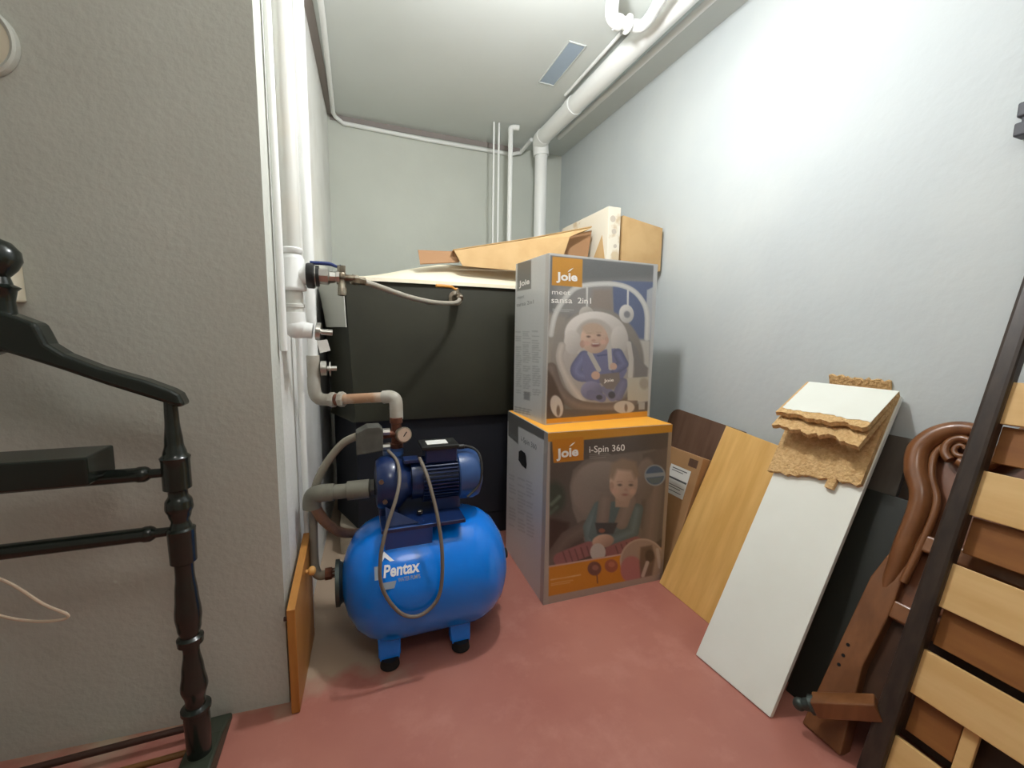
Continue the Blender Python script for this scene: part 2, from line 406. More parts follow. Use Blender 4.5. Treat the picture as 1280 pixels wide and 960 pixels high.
b = MB(); b.lathe([(0, .02), (.002, .026), (.014, .026), (.016, .02)], (AX+.052, AY, 1.045), (1, 0, -.1)); b.cyl((AX+.066, AY, 1.043), (AX+.098, AY, 1.041), .009)
b.build('shower_valve', 'chrome', t, True)
MB().prism([(0, 0), (.028, .004), (.036, -.028), (.008, -.036)], (AX+.056, AY-.02, 1.017), (1, 0, 0), (0, .1, 1), .0012).build('paper_tag', 'paper', t)
b = MB(); b.box((AX-.022, AY, 1.266), (.035, .012, .008)); b.build('pipe_clip', 'pvc_grey', t)
pipe('cable_duct', [(-.183, 1.30, .99), (-.183, 1.30, HC)], .010, 'pvc', 'narrow white vertical duct hugging the wall beside riser pipe', 'conduit')
pipe('slim_conduit', [(-.166, 1.49, .02), (-.166, 1.49, 1.06)], .010, 'pvc', 'slim white conduit dropping from behind the round white elbow to floor', 'conduit')

t = thing('ball_valve', 'chrome ball valve with blue lever screwed into the white tee', 'valve', (-.1, AY, 1.2))
Z = 1.203
MB().lathe([(0, .026), (.001, .034), (.006, .036), (.02, .036), (.024, .03), (.034, .03)], (AX+.034, AY, Z), (1, 0, 0), 24).build('union_nut', 'black_plastic', t, True)
MB().lathe([(0, .028), (.002, .031), (.009, .031), (.01, .028)], (AX+.05, AY, Z), (1, 0, 0), 24).build('clamp_ring', 'chrome', t, True)
MB().lathe([(0, .022), (.03, .024), (.034, .018), (.05, .016), (.052, .02), (.06, .02)], (AX+.062, AY, Z), (1, 0, 0), 8).build('valve_body', 'chrome', t, True)
b = MB(); b.lathe([(0, .012), (.02, .011), (.024, .014), (.036, .014), (.04, .010), (.062, .011), (.066, .013), (.085, .013), (.087, .008)], (AX+.128, AY, Z+.034), (0, 0, -1)); b.cyl((AX+.12, AY, Z), (AX+.165, AY, Z), .010)
b.build('brass_tee', 'nickel', t, True)
MB().tube([(AX+.128, AY, Z+.034), (AX+.115, AY, Z+.031), (AX+.095, AY, Z+.037), (AX+.045, AY, Z+.037)], [.004, .004, .0055, .0055], 8, 4).build('lever_handle', 'blue_handle', t, True)

t = thing('braided_hose', 'braided steel hose drooping from blue-lever valve to tank outlet', 'hose', (.2, 1.6, 1.18))
hs = [(.0, 1.365, 1.198), (.04, 1.40, 1.196), (.095, 1.47, 1.188), (.19, 1.58, 1.172), (.30, 1.70, 1.165), (.40, 1.80, 1.172), (.436, 1.845, 1.185), (.447, 1.875, 1.203)]
MB().tube(hs, .0095, 12, 6).build('hose_body', 'braid', t, True)
MB().lathe([(0, .012), (.002, .015), (.022, .015), (.024, .011), (.045, .011)], (-.005, 1.362, 1.2), (.9, .5, -.05), 6).build('hose_nut', 'nickel', t)
MB().lathe([(0, .015), (.02, .015), (.022, .012)], (.447, 1.875, 1.204), (0, -.95, -.3), 6).build('hose_nut', 'nickel', t)

BX, BY = -.137, 1.6
t = thing('delivery_pipe', 'stained white pipe from left wall to pump with unions and elbows', 'pipe', (BX, BY, .8))
b = MB(); b.cyl((BX, BY, .86), (BX, BY, HC), .0165, 18); b.build('pipe_run', 'pvc', t, True)
MB().lathe([(0, .02), (.09, .021)], (BX, BY, .87), (0, 0, 1)).build('valve_socket', 'pvc_old', t, True)
MB().tube([(BX, BY, .885), (BX, BY, .85), (BX+.004, BY, .822), (BX+.02, BY-.003, .806), (BX+.05, BY-.01, .803)], .0215, 18, 5).build('elbow', 'pvc_old', t, True)
b = MB(); b.lathe([(0, .02), (.002, .026), (.02, .026), (.022, .02)], (BX+.022, BY, .915), (1, 0, 0)); b.lathe([(0, .026), (.004, .026)], (BX+.052, BY, .912), (1, 0, 0)); b.cyl((BX+.04, BY, .914), (BX+.075, BY, .914), .009)
b.build('stop_valve', 'chrome', t, True)
P0, P1 = Vector((BX+.04, BY-.008, .803)), Vector((.114, 1.475, .824))
D = (P1-P0).normalized()
for k, off in enumerate((.012, .046)):
    MB().lathe([(0, .02), (.003, .027), (.018, .027), (.021, .02)], P0+D*off, D, 8).build('union_nut', 'pvc_old', t)
MB().cyl(P0+D*.033, P0+D*.046, .021).build('union_seal', 'copper_rust', t, True)
MB().cyl(P0, P1, .0175, 18).build('stained_run', 'pvc_stained', t, True)
MB().tube([P1-D*.03, P1-D*.004, P1+Vector((.012, -.006, -.012)), P1+Vector((.014, -.01, -.05)), P1+Vector((.014, -.01, -.075))], .0225, 18, 5).build('drop_elbow', 'pvc_old', t, True)

# ------------------------------------------------------------------ the pump set
t = thing('water_pump', 'blue water pump mounted on horizontal pressure tank with four legs', 'pump', (.205, 1.42, 0), .0)
TX0, TX1, TY, TZ, TR = -.060, .492, 1.385, .232, .198
prof = [(0, .02), (.004, .06), (.018, .105), (.045, .15), (.08, .178), (.115, .193), (.14, .198)]
L = TX1-TX0
full = prof+[(L-a, r) for a, r in prof[::-1]]
tank = MB().lathe(full, (TX0, TY, TZ), (1, 0, 0), 56).build('pressure_tank', 'tank_blue', t, True)
MB().lathe([(0, .072), (.012, .072), (.014, .066), (.022, .06)], (TX0-.018, TY, TZ+.0), (1, 0, 0), 28).build('flange', 'flange_grey', tank, True)
MB().lathe([(0, .012), (.016, .012), (.018, .02), (.028, .018)], (TX1-.01, TY, TZ), (1, 0, 0), 20).build('air_valve_cap', 'rubber', tank, True)
for x in (.077, .305):
    for sy in (-1, 1):
        yf = TY+sy*.135
        Vl = Vector((0, -sy*.22, 1)); Ol = Vector((x, yf, .024))
        b = MB(); b.prism([(-.03, 0), (.03, 0), (.034, .05), (.044, .13), (-.044, .13), (-.034, .05)], Ol+Vector((0, .003*-sy, 0)), (1, 0, 0), Vl, .006)
        for sx in (-1, 1): b.box(Ol+Vector((sx*.031, -sy*.022, .055)), (.006, .03, .1))
        lg = b.build('leg', 'tank_blue', t, bevel=.002)
        MB().lathe([(0, .025), (.004, .03), (.03, .026)], (x, yf-sy*.004, .0), (0, 0, 1)).build('rubber_foot', 'rubber', lg, True)
# saddle plate on the tank top
MB().box((.19, 1.385, .446), (.26, .27, .012)).build('saddle_plate', 'motor_blue', t, bevel=.002)
b = MB(); b.prism([(-.072, .0), (.072, 0), (.072, -.075), (-.072, -.075)], (.142, 1.251, .452), (1, 0, 0), (0, -.12, 1), -.005); b.build('saddle_skirt', 'skirt_blue', t, bevel=.001)
b = MB(); b.prism([(0, 0), (.10, 0), (0, .06)], (.075, 1.27, .452), (1, 0, 0), (0, .5, 1), .005); b.build('gusset', 'motor_blue', t)
# motor along X
MX0, MX1, MY, MZ = .085, .40, 1.40, .552
motor = MB().lathe([(0, .05), (.004, .068), (.19, .068), (.195, .05)], (.16, MY, MZ), (1, 0, 0), 40).build('motor_body', 'motor_blue', t, True)
b = MB()
for k in range(-9, 10):
    a = PI/2+k*.155
    c, s_ = math.cos(a-PI/2), math.sin(a-PI/2)
    M = Matrix.Rotation(a-PI/2, 3, 'X')
    pc = Vector((.258, MY, MZ))+M @ Vector((0, -.073, 0))
    b.box(pc, (.115, .018, .0035), M=M)
b.build('cooling_fins', 'motor_blue', motor)
MB().lathe([(0, .082), (.004, .086), (.055, .086), (.075, .078), (.088, .05), (.09, .02)], (.318, MY, MZ), (1, 0, 0), 40).build('fan_cover', 'motor_blue_light', motor, True)
tb = MB().box((.262, MY-.01, .640), (.105, .085, .05)).build('terminal_box', 'motor_blue', t, bevel=.004)
MB().box((.258, MY-.01, .668), (.125, .1, .014)).build('box_cover', 'black_plastic', tb, bevel=.003)
MB().box((.252, MY-.012, .6758), (.07, .05, .0015)).build('rating_label', 'paper', tb)
MB().lathe([(0, .009), (.02, .009), (.022, .006), (.03, .006)], (.325, MY-.02, .655), (1, 0, 0), 10).build('cable_gland', 'black_plastic', tb, True)
# pump head
hd = MB().lathe([(0, .045), (.004, .075), (.02, .088), (.055, .092), (.075, .084), (.1, .06), (.12, .055)], (.05, MY, MZ-.005), (1, 0, 0), 40).build('pump_head', 'motor_blue', t, True)
for c_, d_ in (((.09, MY, .478), (.06, .09, .06)), ((.28, MY, .474), (.09, .11, .05))): MB().box(c_, d_).build('pump_foot', 'motor_blue', t, bevel=.006)
b = MB(); b.lathe([(0, .03), (.03, .03), (.034, .034), (.05, .034)], (.112, MY+.03, .60), (0, 0, 1), 20); b.build('outlet_port', 'motor_blue_light', hd, True)
b = MB(); b.box((.165, MY-.02, .625), (.05, .05, .012)); b.build('nameplate_bracket', 'motor_blue', hd, bevel=.002)
for i, (dx, dz) in enumerate(((.06, .05), (.06, -.06))):
    MB().lathe([(0, .008), (.006, .008)], (.066+i*.01, MY-.085, MZ+dz*.6), (0, -1, 0), 6).build('bolt', 'nickel', hd)
MB().lathe([(0, .010), (.008, .010), (.01, .006)], (.185, MY-.075, .459), (0, 0, 1), 6).build('bolt', 'nickel', hd)
# fittings on the outlet
b = MB(); b.lathe([(0, .022), (.02, .022), (.022, .017), (.09, .017), (.092, .021), (.11, .021)], (.126, 1.455, .645), (0, 0, 1), 14); b.lathe([(0, .016), (.04, .016)], (.126, 1.455, .70), (.75, -.65, 0), 12); b.lathe([(0, .014), (.05, .014)], (.126, 1.455, .70), (-1, -.3, 0), 12)
b.build('outlet_cross', 'copper_rust', t, True)
g = MB().lathe([(0, .012), (.01, .025), (.03, .027), (.031, .024)], (.138, 1.43, .702), (.28, -.95, .1), 24).build('pressure_gauge', 'nickel', t, True)
MB().lathe([(0, .0225), (.002, .0225)], Vector((.138, 1.43, .702))+Vector((.28, -.95, .1)).normalized()*.0305, (.28, -.95, .1), 24).build('gauge_dial', 'gauge_face', g)
MB().box(Vector((.138, 1.43, .702))+Vector((.28, -.95, .1)).normalized()*.0335, (.003, .001, .026), M=Matrix.Rotation(.6, 3, 'Y')).build('needle', 'black_plastic', g)
b = MB(); b.prism([(-.045, -.048), (.038, -.04), (.04, .03), (.028, .044), (-.01, .044), (-.045, .026)], (.04, 1.40, .695), (1, 0, 0), (0, 0, 1), -.062)
sw = b.build('pressure_switch', 'grey_plastic', t, bevel=.004)
for z_ in (.715, .665): MB().lathe([(0, .012), (.025, .012)], (.077, 1.422, z_), (1, 0, 0), 8).build('cable_gland', 'chrome', sw, True)
# suction side
sn = Vector((1, -.12, .04)).normalized()
MB().lathe([(0, .022), (.03, .022), (.032, .027), (.045, .027)], (.005, MY+.01, .533), sn, 8).build('suction_union', 'grey_plastic', t)
MB().lathe([(0, .024), (.09, .024), (.092, .031), (.16, .031), (.162, .026)], (-.125, 1.425, .525), (1, -.15, .05), 20).build('suction_pipe', 'pvc_dirty', t, True)
MB().tube([(-.075, 1.417, .528), (-.115, 1.425, .526), (-.137, 1.43, .518), (-.143, 1.432, .495), (-.143, 1.432, .478)], .028, 18, 4).build('suction_elbow', 'pvc_dirty', t, True)
MB().tube([(-.138, 1.432, .495), (-.124, 1.44, .45), (-.10, 1.455, .405), (-.065, 1.48, .36), (-.02, 1.53, .325), (.05, 1.60, .29)], .0165, 12, 6).build('suction_hose', 'hose_brown', t, True)
MB().tube([(.0, 1.43, .705), (-.045, 1.445, .68), (-.09, 1.455, .625), (-.125, 1.46, .56), (-.142, 1.465, .49), (-.145, 1.462, .40), (-.145, 1.45, .30), (-.143, 1.44, .262), (-.13, 1.433, .242), (-.10, 1.427, .245), (-.076, 1.425, .247)],
          [.013]*7+[.015]*4, 12, 6).build('pressure_hose', 'hose_grey', t, True)
MB().lathe([(0, .02), (.02, .02), (.022, .016), (.034, .016)], (-.112, 1.426, .246), (1, 0, 0), 8).build('tank_union', 'copper_rust', t)
# hanging mains cable loop
MB().tube([(.094, 1.405, .655), (.118, 1.36, .63), (.118, 1.28, .60), (.103, 1.235, .555), (.07, 1.20, .475), (.052, 1.182, .398), (.056, 1.175, .312), (.104, 1.173, .228),
           (.162, 1.173, .207), (.217, 1.174, .254), (.23, 1.18, .366), (.222, 1.205, .485), (.203, 1.255, .59), (.19, 1.30, .633), (.187, 1.335, .64)], .0055, 10, 6).build('mains_cable', 'cable', t, True)
MB().tube([(.353, MY-.02, .655), (.375, MY-.035, .65), (.392, MY-.055, .63), (.395, MY-.075, .58), (.38, MY-.08, .53), (.34, MY-.09, .50)], .0045, 8, 6).build('motor_cable', 'cable_dark', t, True)

# decal on the tank
def text_mesh(s, bold=.0):
    c = bpy.data.curves.new('txt', 'FONT'); c.body = s; c.size = 1; c.offset = bold; c.resolution_u = 3
    o = bpy.data.objects.new('txt', c); COL.objects.link(o)
    dg = bpy.context.evaluated_depsgraph_get(); me = o.evaluated_get(dg).to_mesh()
    vs = [tuple(v.co) for v in me.vertices]; fs = [list(p.vertices) for p in me.polygons]
    o.evaluated_get(dg).to_mesh_clear(); bpy.data.objects.remove(o); bpy.data.curves.remove(c)
    x0 = min(v[0] for v in vs); x1 = max(v[0] for v in vs)
    return [((v[0]-x0)/(x1-x0), v[1]) for v in vs], fs, x1-x0
def tank_pt(x, a, e=.0012): return (x, TY-(TR+e)*math.cos(a), TZ+(TR+e)*math.sin(a))
def tank_text(b, s, x0, x1, a0, slant, hgt, bold=0, mi=0):
    vs, fs, wd = text_mesh(s, bold)
    b.add([tank_pt(x0+(x1-x0)*u+v*hgt*slant, a0+v*hgt/TR) for u, v in vs], fs, mi)
b = MB(); tank_text(b, 'Pentax', .061, .166, .49, .12, .047, .03); b.build('brand_lettering', 'white_print', tank)
b = MB(); tank_text(b, 'WATER PUMPS', .102, .167, .395, .0, .016, .01); b.build('small_lettering', 'decal_grey', tank)
b = MB()
def tpoly(pts, mi=0): b.add([tank_pt(x, a) for x, a in pts], [list(range(len(pts)))], mi)
tpoly([(.048, .70), (.066, .86), (.094, .70), (.082, .70), (.067, .77), (.058, .70)])
tpoly([(.036, .47), (.036, .66), (.047, .66), (.047, .47)], 1); tpoly([(.053, .32), (.09, .32), (.097, .42), (.053, .42)], 1)
b.build('brand_emblem', ['white_print', 'decal_grey'], tank)

# ------------------------------------------------------------------ printed cartons
class Art:
    """paints a flat print into a vertex-coloured grid; artwork is digitised on a sketch sheet whose four
    corners (tl, tr, br, bl) map to the printed face"""
    def __init__(s, corners, nu, nv, base):
        A = []; B = []
        for (u, v), (x, y) in zip(((0, 0), (1, 0), (1, 1), (0, 1)), corners):
            A.append([u, v, 1, 0, 0, 0, -x*u, -x*v]); B.append(x)
            A.append([0, 0, 0, u, v, 1, -y*u, -y*v]); B.append(y)
        h = np.linalg.solve(np.array(A, float), np.array(B, float)); s.H = np.append(h, 1).reshape(3, 3); s.Hi = np.linalg.inv(s.H)
        s.nu, s.nv = nu, nv
        U, V = np.meshgrid(np.linspace(0, 1, nu+1), np.linspace(0, 1, nv+1))
        q = np.stack([U.ravel(), V.ravel(), np.ones(U.size)])@np.eye(U.size)[:0].T if False else np.stack([U.ravel(), V.ravel(), np.ones(U.size)])
        p = s.H@q; s.x, s.y = p[0]/p[2], p[1]/p[2]; s.U, s.V = U.ravel(), V.ravel()
        s.c = np.tile(np.array(base, float), (U.size, 1))
        rng = np.random.default_rng(3); s.noise = rng.normal(size=U.size)
    def uv(s, x, y):
        p = s.Hi@np.array([x, y, 1.]); return p[0]/p[2], p[1]/p[2]
    def mix(s, m, col, a=1):
        m = (m*a)[:, None]; s.c = s.c*(1-m)+np.array(col, float)*m
    def ell(s, cx, cy, rx, ry, col, soft=6, rot=0, a=1, shade=0):
        dx, dy = s.x-cx, s.y-cy; c, n = math.cos(rot), math.sin(rot)
        u, v = (dx*c+dy*n)/rx, (-dx*n+dy*c)/ry; d = np.sqrt(u*u+v*v)
        m = np.clip((1-d)*min(rx, ry)/soft+.5, 0, 1)
        cc = np.array(col, float)[None, :]*(1+shade*(-.6*u-.8*v))[:, None] if shade else np.array(col, float)[None, :]
        mm = (m*a)[:, None]; s.c = s.c*(1-mm)+cc*mm
    def line(s, pts, wd, col, soft=5, a=1, shade=0):
        if len(pts) > 3:
            q_ = [np.array(p, float) for p in pts]; o_ = []
            for i in range(len(q_)-1):
                p0, p1, p2, p3 = q_[max(i-1, 0)], q_[i], q_[i+1], q_[min(i+2, len(q_)-1)]
                for k in range(5):
                    t = k/5; o_.append(tuple(.5*(2*p1+(p2-p0)*t+(2*p0-5*p1+4*p2-p3)*t*t+(3*p1-p0-3*p2+p3)*t**3)))
            pts = o_+[tuple(pts[-1])]
        best = np.full(s.x.size, 1e9)
        for (x0, y0), (x1, y1) in zip(pts[:-1], pts[1:]):
            dx, dy = x1-x0, y1-y0; t = np.clip(((s.x-x0)*dx+(s.y-y0)*dy)/(dx*dx+dy*dy), 0, 1)
            best = np.minimum(best, np.hypot(s.x-x0-t*dx, s.y-y0-t*dy))
        m = np.clip((wd/2-best)/soft+.5, 0, 1)
        cc = np.array(col, float)[None, :]*(1+shade*(.4-best/(wd/2)))[:, None] if shade else np.array(col, float)[None, :]
        mm = (m*a)[:, None]; s.c = s.c*(1-mm)+cc*mm
    def poly(s, pts, col, soft=4, a=1):
        n = len(pts); ins = np.zeros(s.x.size, bool); best = np.full(s.x.size, 1e9)
        for i in range(n):
            (x0, y0), (x1, y1) = pts[i], pts[(i+1) % n]
            cond = ((y0 > s.y) != (y1 > s.y)) & (s.x < (x1-x0)*(s.y-y0)/((y1-y0) or 1e-9)+x0); ins ^= cond
            dx, dy = x1-x0, y1-y0; t = np.clip(((s.x-x0)*dx+(s.y-y0)*dy)/(dx*dx+dy*dy+1e-9), 0, 1)
            best = np.minimum(best, np.hypot(s.x-x0-t*dx, s.y-y0-t*dy))
        d = np.where(ins, best, -best); s.mix(np.clip(d/soft+.5, 0, 1), col, a)
    def rows(s, x0, y0, x1, y1, n, col, a=.5, skew=0, seed=1):
        """blurred columns of tiny print"""
        rng = np.random.default_rng(seed)
        for k in range(n):
            yy = y0+(y1-y0)*(k+.5)/n; xe = x0+(x1-x0)*rng.uniform(.55, 1)
            if rng.random() < .12: continue
            s.line([(x0, yy), (xe, yy+skew*(xe-x0))], (y1-y0)/n*.45, col, 2, a)
    def build(s, name, m, o, U, V, parent):
        """o: world position of the top-left corner, U to the right, V downwards (full extents)"""
        o, U, V = np.array(o), np.array(U), np.array(V)
        P = o[None, :]+s.U[:, None]*U[None, :]+s.V[:, None]*V[None, :]
        inv = np.array(ROOT[parent.name].inverted()); P = P@inv[:3, :3].T+inv[:3, 3]
        me = bpy.data.meshes.new(name); nu, nv = s.nu, s.nv
        i = np.arange(nu*nv); r, c = i//nu, i % nu; a = r*(nu+1)+c
        F = np.stack([a, a+nu+1, a+nu+2, a+1], 1)
        me.from_pydata(P.tolist(), [], F.tolist())
        gr = s.c.mean(1, keepdims=True); dl = s.c-gr; k_ = np.where(s.c[:, :1]-s.c[:, 2:] > 95, 1, .78); s.c = (gr+dl*k_)*.9+19
        c8 = np.clip(s.c+s.noise[:, None]*1.2, 0, 255)/255
        l = np.where(c8 <= .04045, c8/12.92, ((c8+.055)/1.055)**2.4)
        at = me.color_attributes.new('print', 'FLOAT_COLOR', 'POINT')
        at.data.foreach_set('color', np.concatenate([l, np.ones((len(l), 1))], 1).ravel().astype(np.float32))
        me.materials.append(MATS[m]); me.update()
        ob = bpy.data.objects.new(name, me); COL.objects.link(ob); ob.parent = parent; ROOT[ob.name] = ROOT[parent.name]
        return ob
    def text(s, body, p0, p1, hgt, name, m, o, U, V, N, parent, bold=0, eps=.0008):
        """baseline from p0 to p1 on the sketch sheet, capital height hgt"""
        vs, fs, wd = text_mesh(body, bold); out = []
        for a, b_ in vs:
            u, v = s.uv(p0[0]+(p1[0]-p0[0])*a, p0[1]+(p1[1]-p0[1])*a-b_*hgt/.7)
            out.append(Vector(o)+Vector(U)*u+Vector(V)*v+Vector(N)*eps)
        return MB().add(out, fs).build(name, m, parent)
def print_mat(name, rough):
    m = bpy.data.materials.new(name); m.use_nodes = True; nt = m.node_tree; b = nt.nodes['Principled BSDF']
    a = nt.nodes.new('ShaderNodeAttribute'); a.attribute_name = 'print'
    nt.links.new(a.outputs['Color'], b.inputs['Base Color']); b.inputs['Roughness'].default_value = rough
    MATS[name] = m
print_mat('print_gloss', .3)

def carton(name, label, fl, fr, depth, z0, z1):
    """fl, fr: front-left and front-right bottom corners (x, y)"""
    fl, fr = Vector((fl[0], fl[1], 0)), Vector((fr[0], fr[1], 0)); U = (fr-fl).normalized(); N = Vector((U.y, -U.x, 0))
    W = (fr-fl).length; c = (fl+fr)/2-N*depth/2
    t = thing(name, label, 'box', (c.x, c.y, z0), math.atan2(U.y, U.x))
    MB().prism([(0, 0), (W, 0), (W, depth), (0, depth)], (fl.x, fl.y, z0), U, -N, z1-z0).build('carton_body', 'carton', t, bevel=.003)
    return t, fl, U, N, W
GN = 1.0
def g(c, k=GN): return tuple(min(255, x*k) for x in c)

# upper carton
Z0, Z1 = .6873, 1.352
t, fl, U, N, W = carton('swing_carton', 'upper carton printed with a smiling baby in a swing seat', (.699, 1.478), (1.232, 1.512), .30, Z0, Z1)
H = Z1-Z0
a = Art([(33, -17), (655, 30), (585, 916), (4, 971)], 170, 210, g((100, 103, 102)))
a.poly([(60, 170), (630, 120), (610, 340), (60, 360)], g((138, 136, 132)), 60)
a.poly([(280, 190), (390, 185), (390, 330), (250, 330)], g((142, 128, 116)), 25)
a.poly([(390, 135), (640, 135), (605, 470), (545, 478), (440, 440), (395, 330)], g((84, 98, 138)), 8)
a.poly([(588, 185), (625, 165), (600, 480), (570, 470)], g((170, 176, 182)), 6)
a.poly([(0, 330), (130, 350), (120, 640), (0, 680)], g((150, 142, 130)), 30)
a.poly([(440, 470), (600, 480), (590, 840), (440, 840)], g((186, 182, 172)), 20)
a.ell(300, 600, 262, 300, g((132, 125, 116)), 12, shade=.12)
a.poly([(455, 440), (520, 520), (545, 600), (585, 640), (580, 700), (470, 690)], g((118, 114, 112)), 10)
a.line([(40, 460), (70, 330), (160, 200), (250, 165), (400, 155), (500, 185), (560, 250), (585, 330), (580, 470)], 30, g((200, 200, 194)), 5, shade=.12)
a.line([(245, 180), (243, 290)], 10, g((205, 205, 200)), 3); a.ell(240, 335, 42, 44, g((176, 170, 160)), 5, shade=.15); a.ell(245, 345, 18, 16, g((116, 112, 112)), 8)
a.line([(478, 190), (475, 285)], 10, g((210, 210, 205)), 3); a.ell(467, 328, 42, 54, g((200, 198, 192)), 4, shade=.12); a.ell(470, 332, 18, 20, g((124, 126, 132)), 8)
a.ell(300, 640, 205, 230, g((168, 160, 152)), 10, shade=.1)
a.ell(292, 455, 176, 136, g((204, 198, 190)), 6, shade=.14); a.ell(285, 470, 110, 108, g((184, 176, 166)), 14)
a.ell(160, 500, 48, 70, g((198, 192, 184)), 8, shade=.1); a.ell(425, 480, 50, 80, g((194, 188, 180)), 8, shade=.1)
a.line([(100, 520), (88, 600), (135, 720), (215, 840)], 42, g((190, 180, 168)), 6, shade=.15)
a.line([(478, 500), (490, 590), (482, 690)], 26, g((188, 184, 176)), 5)
a.line([(225, 580), (180, 650), (200, 690), (280, 690)], 66, g((104, 110, 156)), 6, shade=.25)
a.poly([(215, 560), (300, 545), (400, 530), (455, 590), (465, 660), (430, 720), (240, 740), (215, 660)], g((104, 108, 152)), 6)
a.line([(415, 560), (445, 620), (400, 650)], 58, g((98, 104, 148)), 6, shade=.25)
a.line([(255, 560), (305, 655)], 26, g((182, 178, 170)), 4); a.line([(364, 490), (372, 645)], 24, g((186, 182, 174)), 4)
a.ell(283, 478, 78, 84, g((206, 168, 142)), 4, shade=.12); a.ell(275, 420, 62, 34, g((196, 164, 136)), 14)
a.ell(215, 510, 14, 22, g((190, 144, 120)), 4); a.ell(352, 485, 12, 20, g((192, 148, 124)), 4)
a.ell(250, 466, 11, 6, g((110, 84, 72)), 6); a.ell(308, 457, 11, 6, g((110, 84, 72)), 6); a.line([(238, 448), (264, 445)], 4, g((178, 142, 118)), 6); a.line([(296, 440), (320, 440)], 4, g((178, 142, 118)), 6)
a.ell(278, 488, 12, 8, g((186, 140, 118)), 5); a.ell(290, 514, 24, 11, g((140, 80, 74)), 7, rot=-.1); a.line([(274, 508), (306, 505)], 5, g((220, 205, 195)), 4)
a.ell(240, 505, 18, 14, g((212, 160, 138)), 12); a.ell(332, 495, 16, 14, g((212, 160, 138)), 12)
a.ell(288, 688, 25, 24, g((206, 160, 134)), 4); a.ell(388, 634, 20, 20, g((204, 160, 136)), 4)
a.line([(300, 575), (350, 568)], 8, g((74, 80, 130)), 4)
a.ell(265, 775, 62, 54, g((114, 116, 152)), 6, shade=.2); a.line([(260, 795), (320, 815)], 50, g((106, 108, 146)), 6)
a.line([(440, 730), (410, 800)], 60, g((108, 110, 146)), 6, shade=.15); a.line([(345, 765), (380, 810)], 50, g((112, 114, 148)), 6)
a.ell(306, 812, 18, 14, g((66, 68, 82)), 4); a.ell(376, 798, 20, 20, g((70, 72, 84)), 5)
a.poly([(312, 682), (420, 668), (424, 715), (388, 766), (345, 762), (308, 722)], g((122, 112, 106)), 5)
a.line([(40, 650), (75, 760), (150, 840), (260, 872), (400, 868), (490, 830)], 62, g((118, 102, 92)), 8, shade=.2)
a.poly([(5, 640), (50, 700), (110, 840), (110, 930), (0, 945)], g((84, 66, 54)), 14)
a.ell(70, 865, 34, 62, g((196, 186, 176)), 5, rot=-.2); a.ell(78, 890, 10, 30, g((110, 92, 80)), 5)
a.poly([(110, 880), (400, 885), (580, 830), (585, 890), (100, 935)], g((92, 80, 72)), 10)
a.ell(445, 866, 58, 36, g((190, 182, 172)), 5); a.ell(455, 870, 9, 22, g((120, 104, 92)), 5)
a.poly([(465, 700), (590, 690), (588, 828), (465, 828)], g((182, 176, 156)), 6); a.ell(560, 730, 26, 34, g((160, 148, 128)), 12)
a.poly([(526, 838), (562, 838), (560, 878), (526, 880)], g((166, 162, 156)), 3)
a.poly([(0, 938), (600, 884), (600, 925), (0, 980)], g((214, 146, 40)), 3)
a.poly([(-20, 966), (640, 913), (640, 940), (-20, 1000)], g((190, 180, 168)), 3)
a.poly([(50, 4), (222, 15), (216, 181), (46, 172)], g((194, 134, 46)), 3)
a.poly([(25, -20), (40, -20), (12, 975), (-3, 975)], g((180, 178, 172)), 3); a.poly([(20, -30), (700, 20), (700, 42), (20, -6)], g((190, 190, 186)), 3)
a.poly([(632, 0), (700, 0), (620, 940), (572, 940)], g((184, 186, 184)), 4)
a.rows(50, 308, 200, 326, 2, g((190, 190, 188)), .6)
O = fl+Vector((0, 0, Z1))+N*.0008; UU = U*W; VV = Vector((0, 0, -H))
a.build('front_print', 'print_gloss', O, UU, VV, t)
ar = (O, UU, VV, N, t)
a.text('Joie', (70, 141), (190, 144), 46, 'logo_lettering', 'print_white', *ar, bold=.035)
a.text('meet', (46, 226), (150, 228), 30, 'title_lettering', 'print_white', *ar)
a.text('sansa', (42, 275), (160, 275), 33, 'title_lettering', 'print_white', *ar, bold=.01)
a.text('2in1', (190, 274), (266, 274), 33, 'title_lettering', 'print_white', *ar, bold=.01)
a.text('Joie', (332, 726), (388, 720), 18, 'pad_lettering', 'print_white', *ar, bold=.02)
u0, v0 = a.uv(150, 92)
MB().prism([(-.012, -.002), (.0, .004), (.014, .016), (.002, .012), (-.008, .004)], O+UU*u0+VV*v0+N*.0008, U, (0, 0, 1), .0003).build('logo_leaf', 'print_white', t)
# left face
s = Art([(96, 30), (251, -17), (222, 971), (76, 895)], 70, 190, g((176, 178, 174), 1.16))
s.poly([(104, 26), (168, 14), (166, 180), (100, 188)], g((98, 98, 94), 1.1), 3)
for k, (xa, xb, n) in enumerate(((92, 118, 30), (126, 162, 30), (170, 206, 28))): s.rows(xa, 420, xb, 800, n, g((128, 130, 128)), .45, .1, k)
s.poly([(128, 775), (156, 782), (154, 830), (126, 822)], g((104, 104, 104)), 6, .6); s.rows(84, 860, 165, 900, 3, g((110, 112, 110)), .6, .25, 9)
s.poly([(236, -20), (260, -20), (230, 980), (206, 980)], g((196, 192, 184)), 3)
bl = fl-N*.30; O2 = bl+Vector((0, 0, Z1))-U*.0008; U2 = N*.30; N2 = -U
s.build('side_print', 'print_gloss', O2, U2, VV, t); sr = (O2, U2, VV, N2, t)
s.text('Joie', (110, 163), (160, 150), 32, 'side_logo_lettering', 'print_white', *sr, bold=.03)
s.text('meet', (102, 236), (134, 230), 20, 'side_title_lettering', 'print_mid', *sr)
s.text('sansa 2in1', (98, 280), (178, 266), 22, 'side_title_lettering', 'print_mid', *sr, bold=.01)

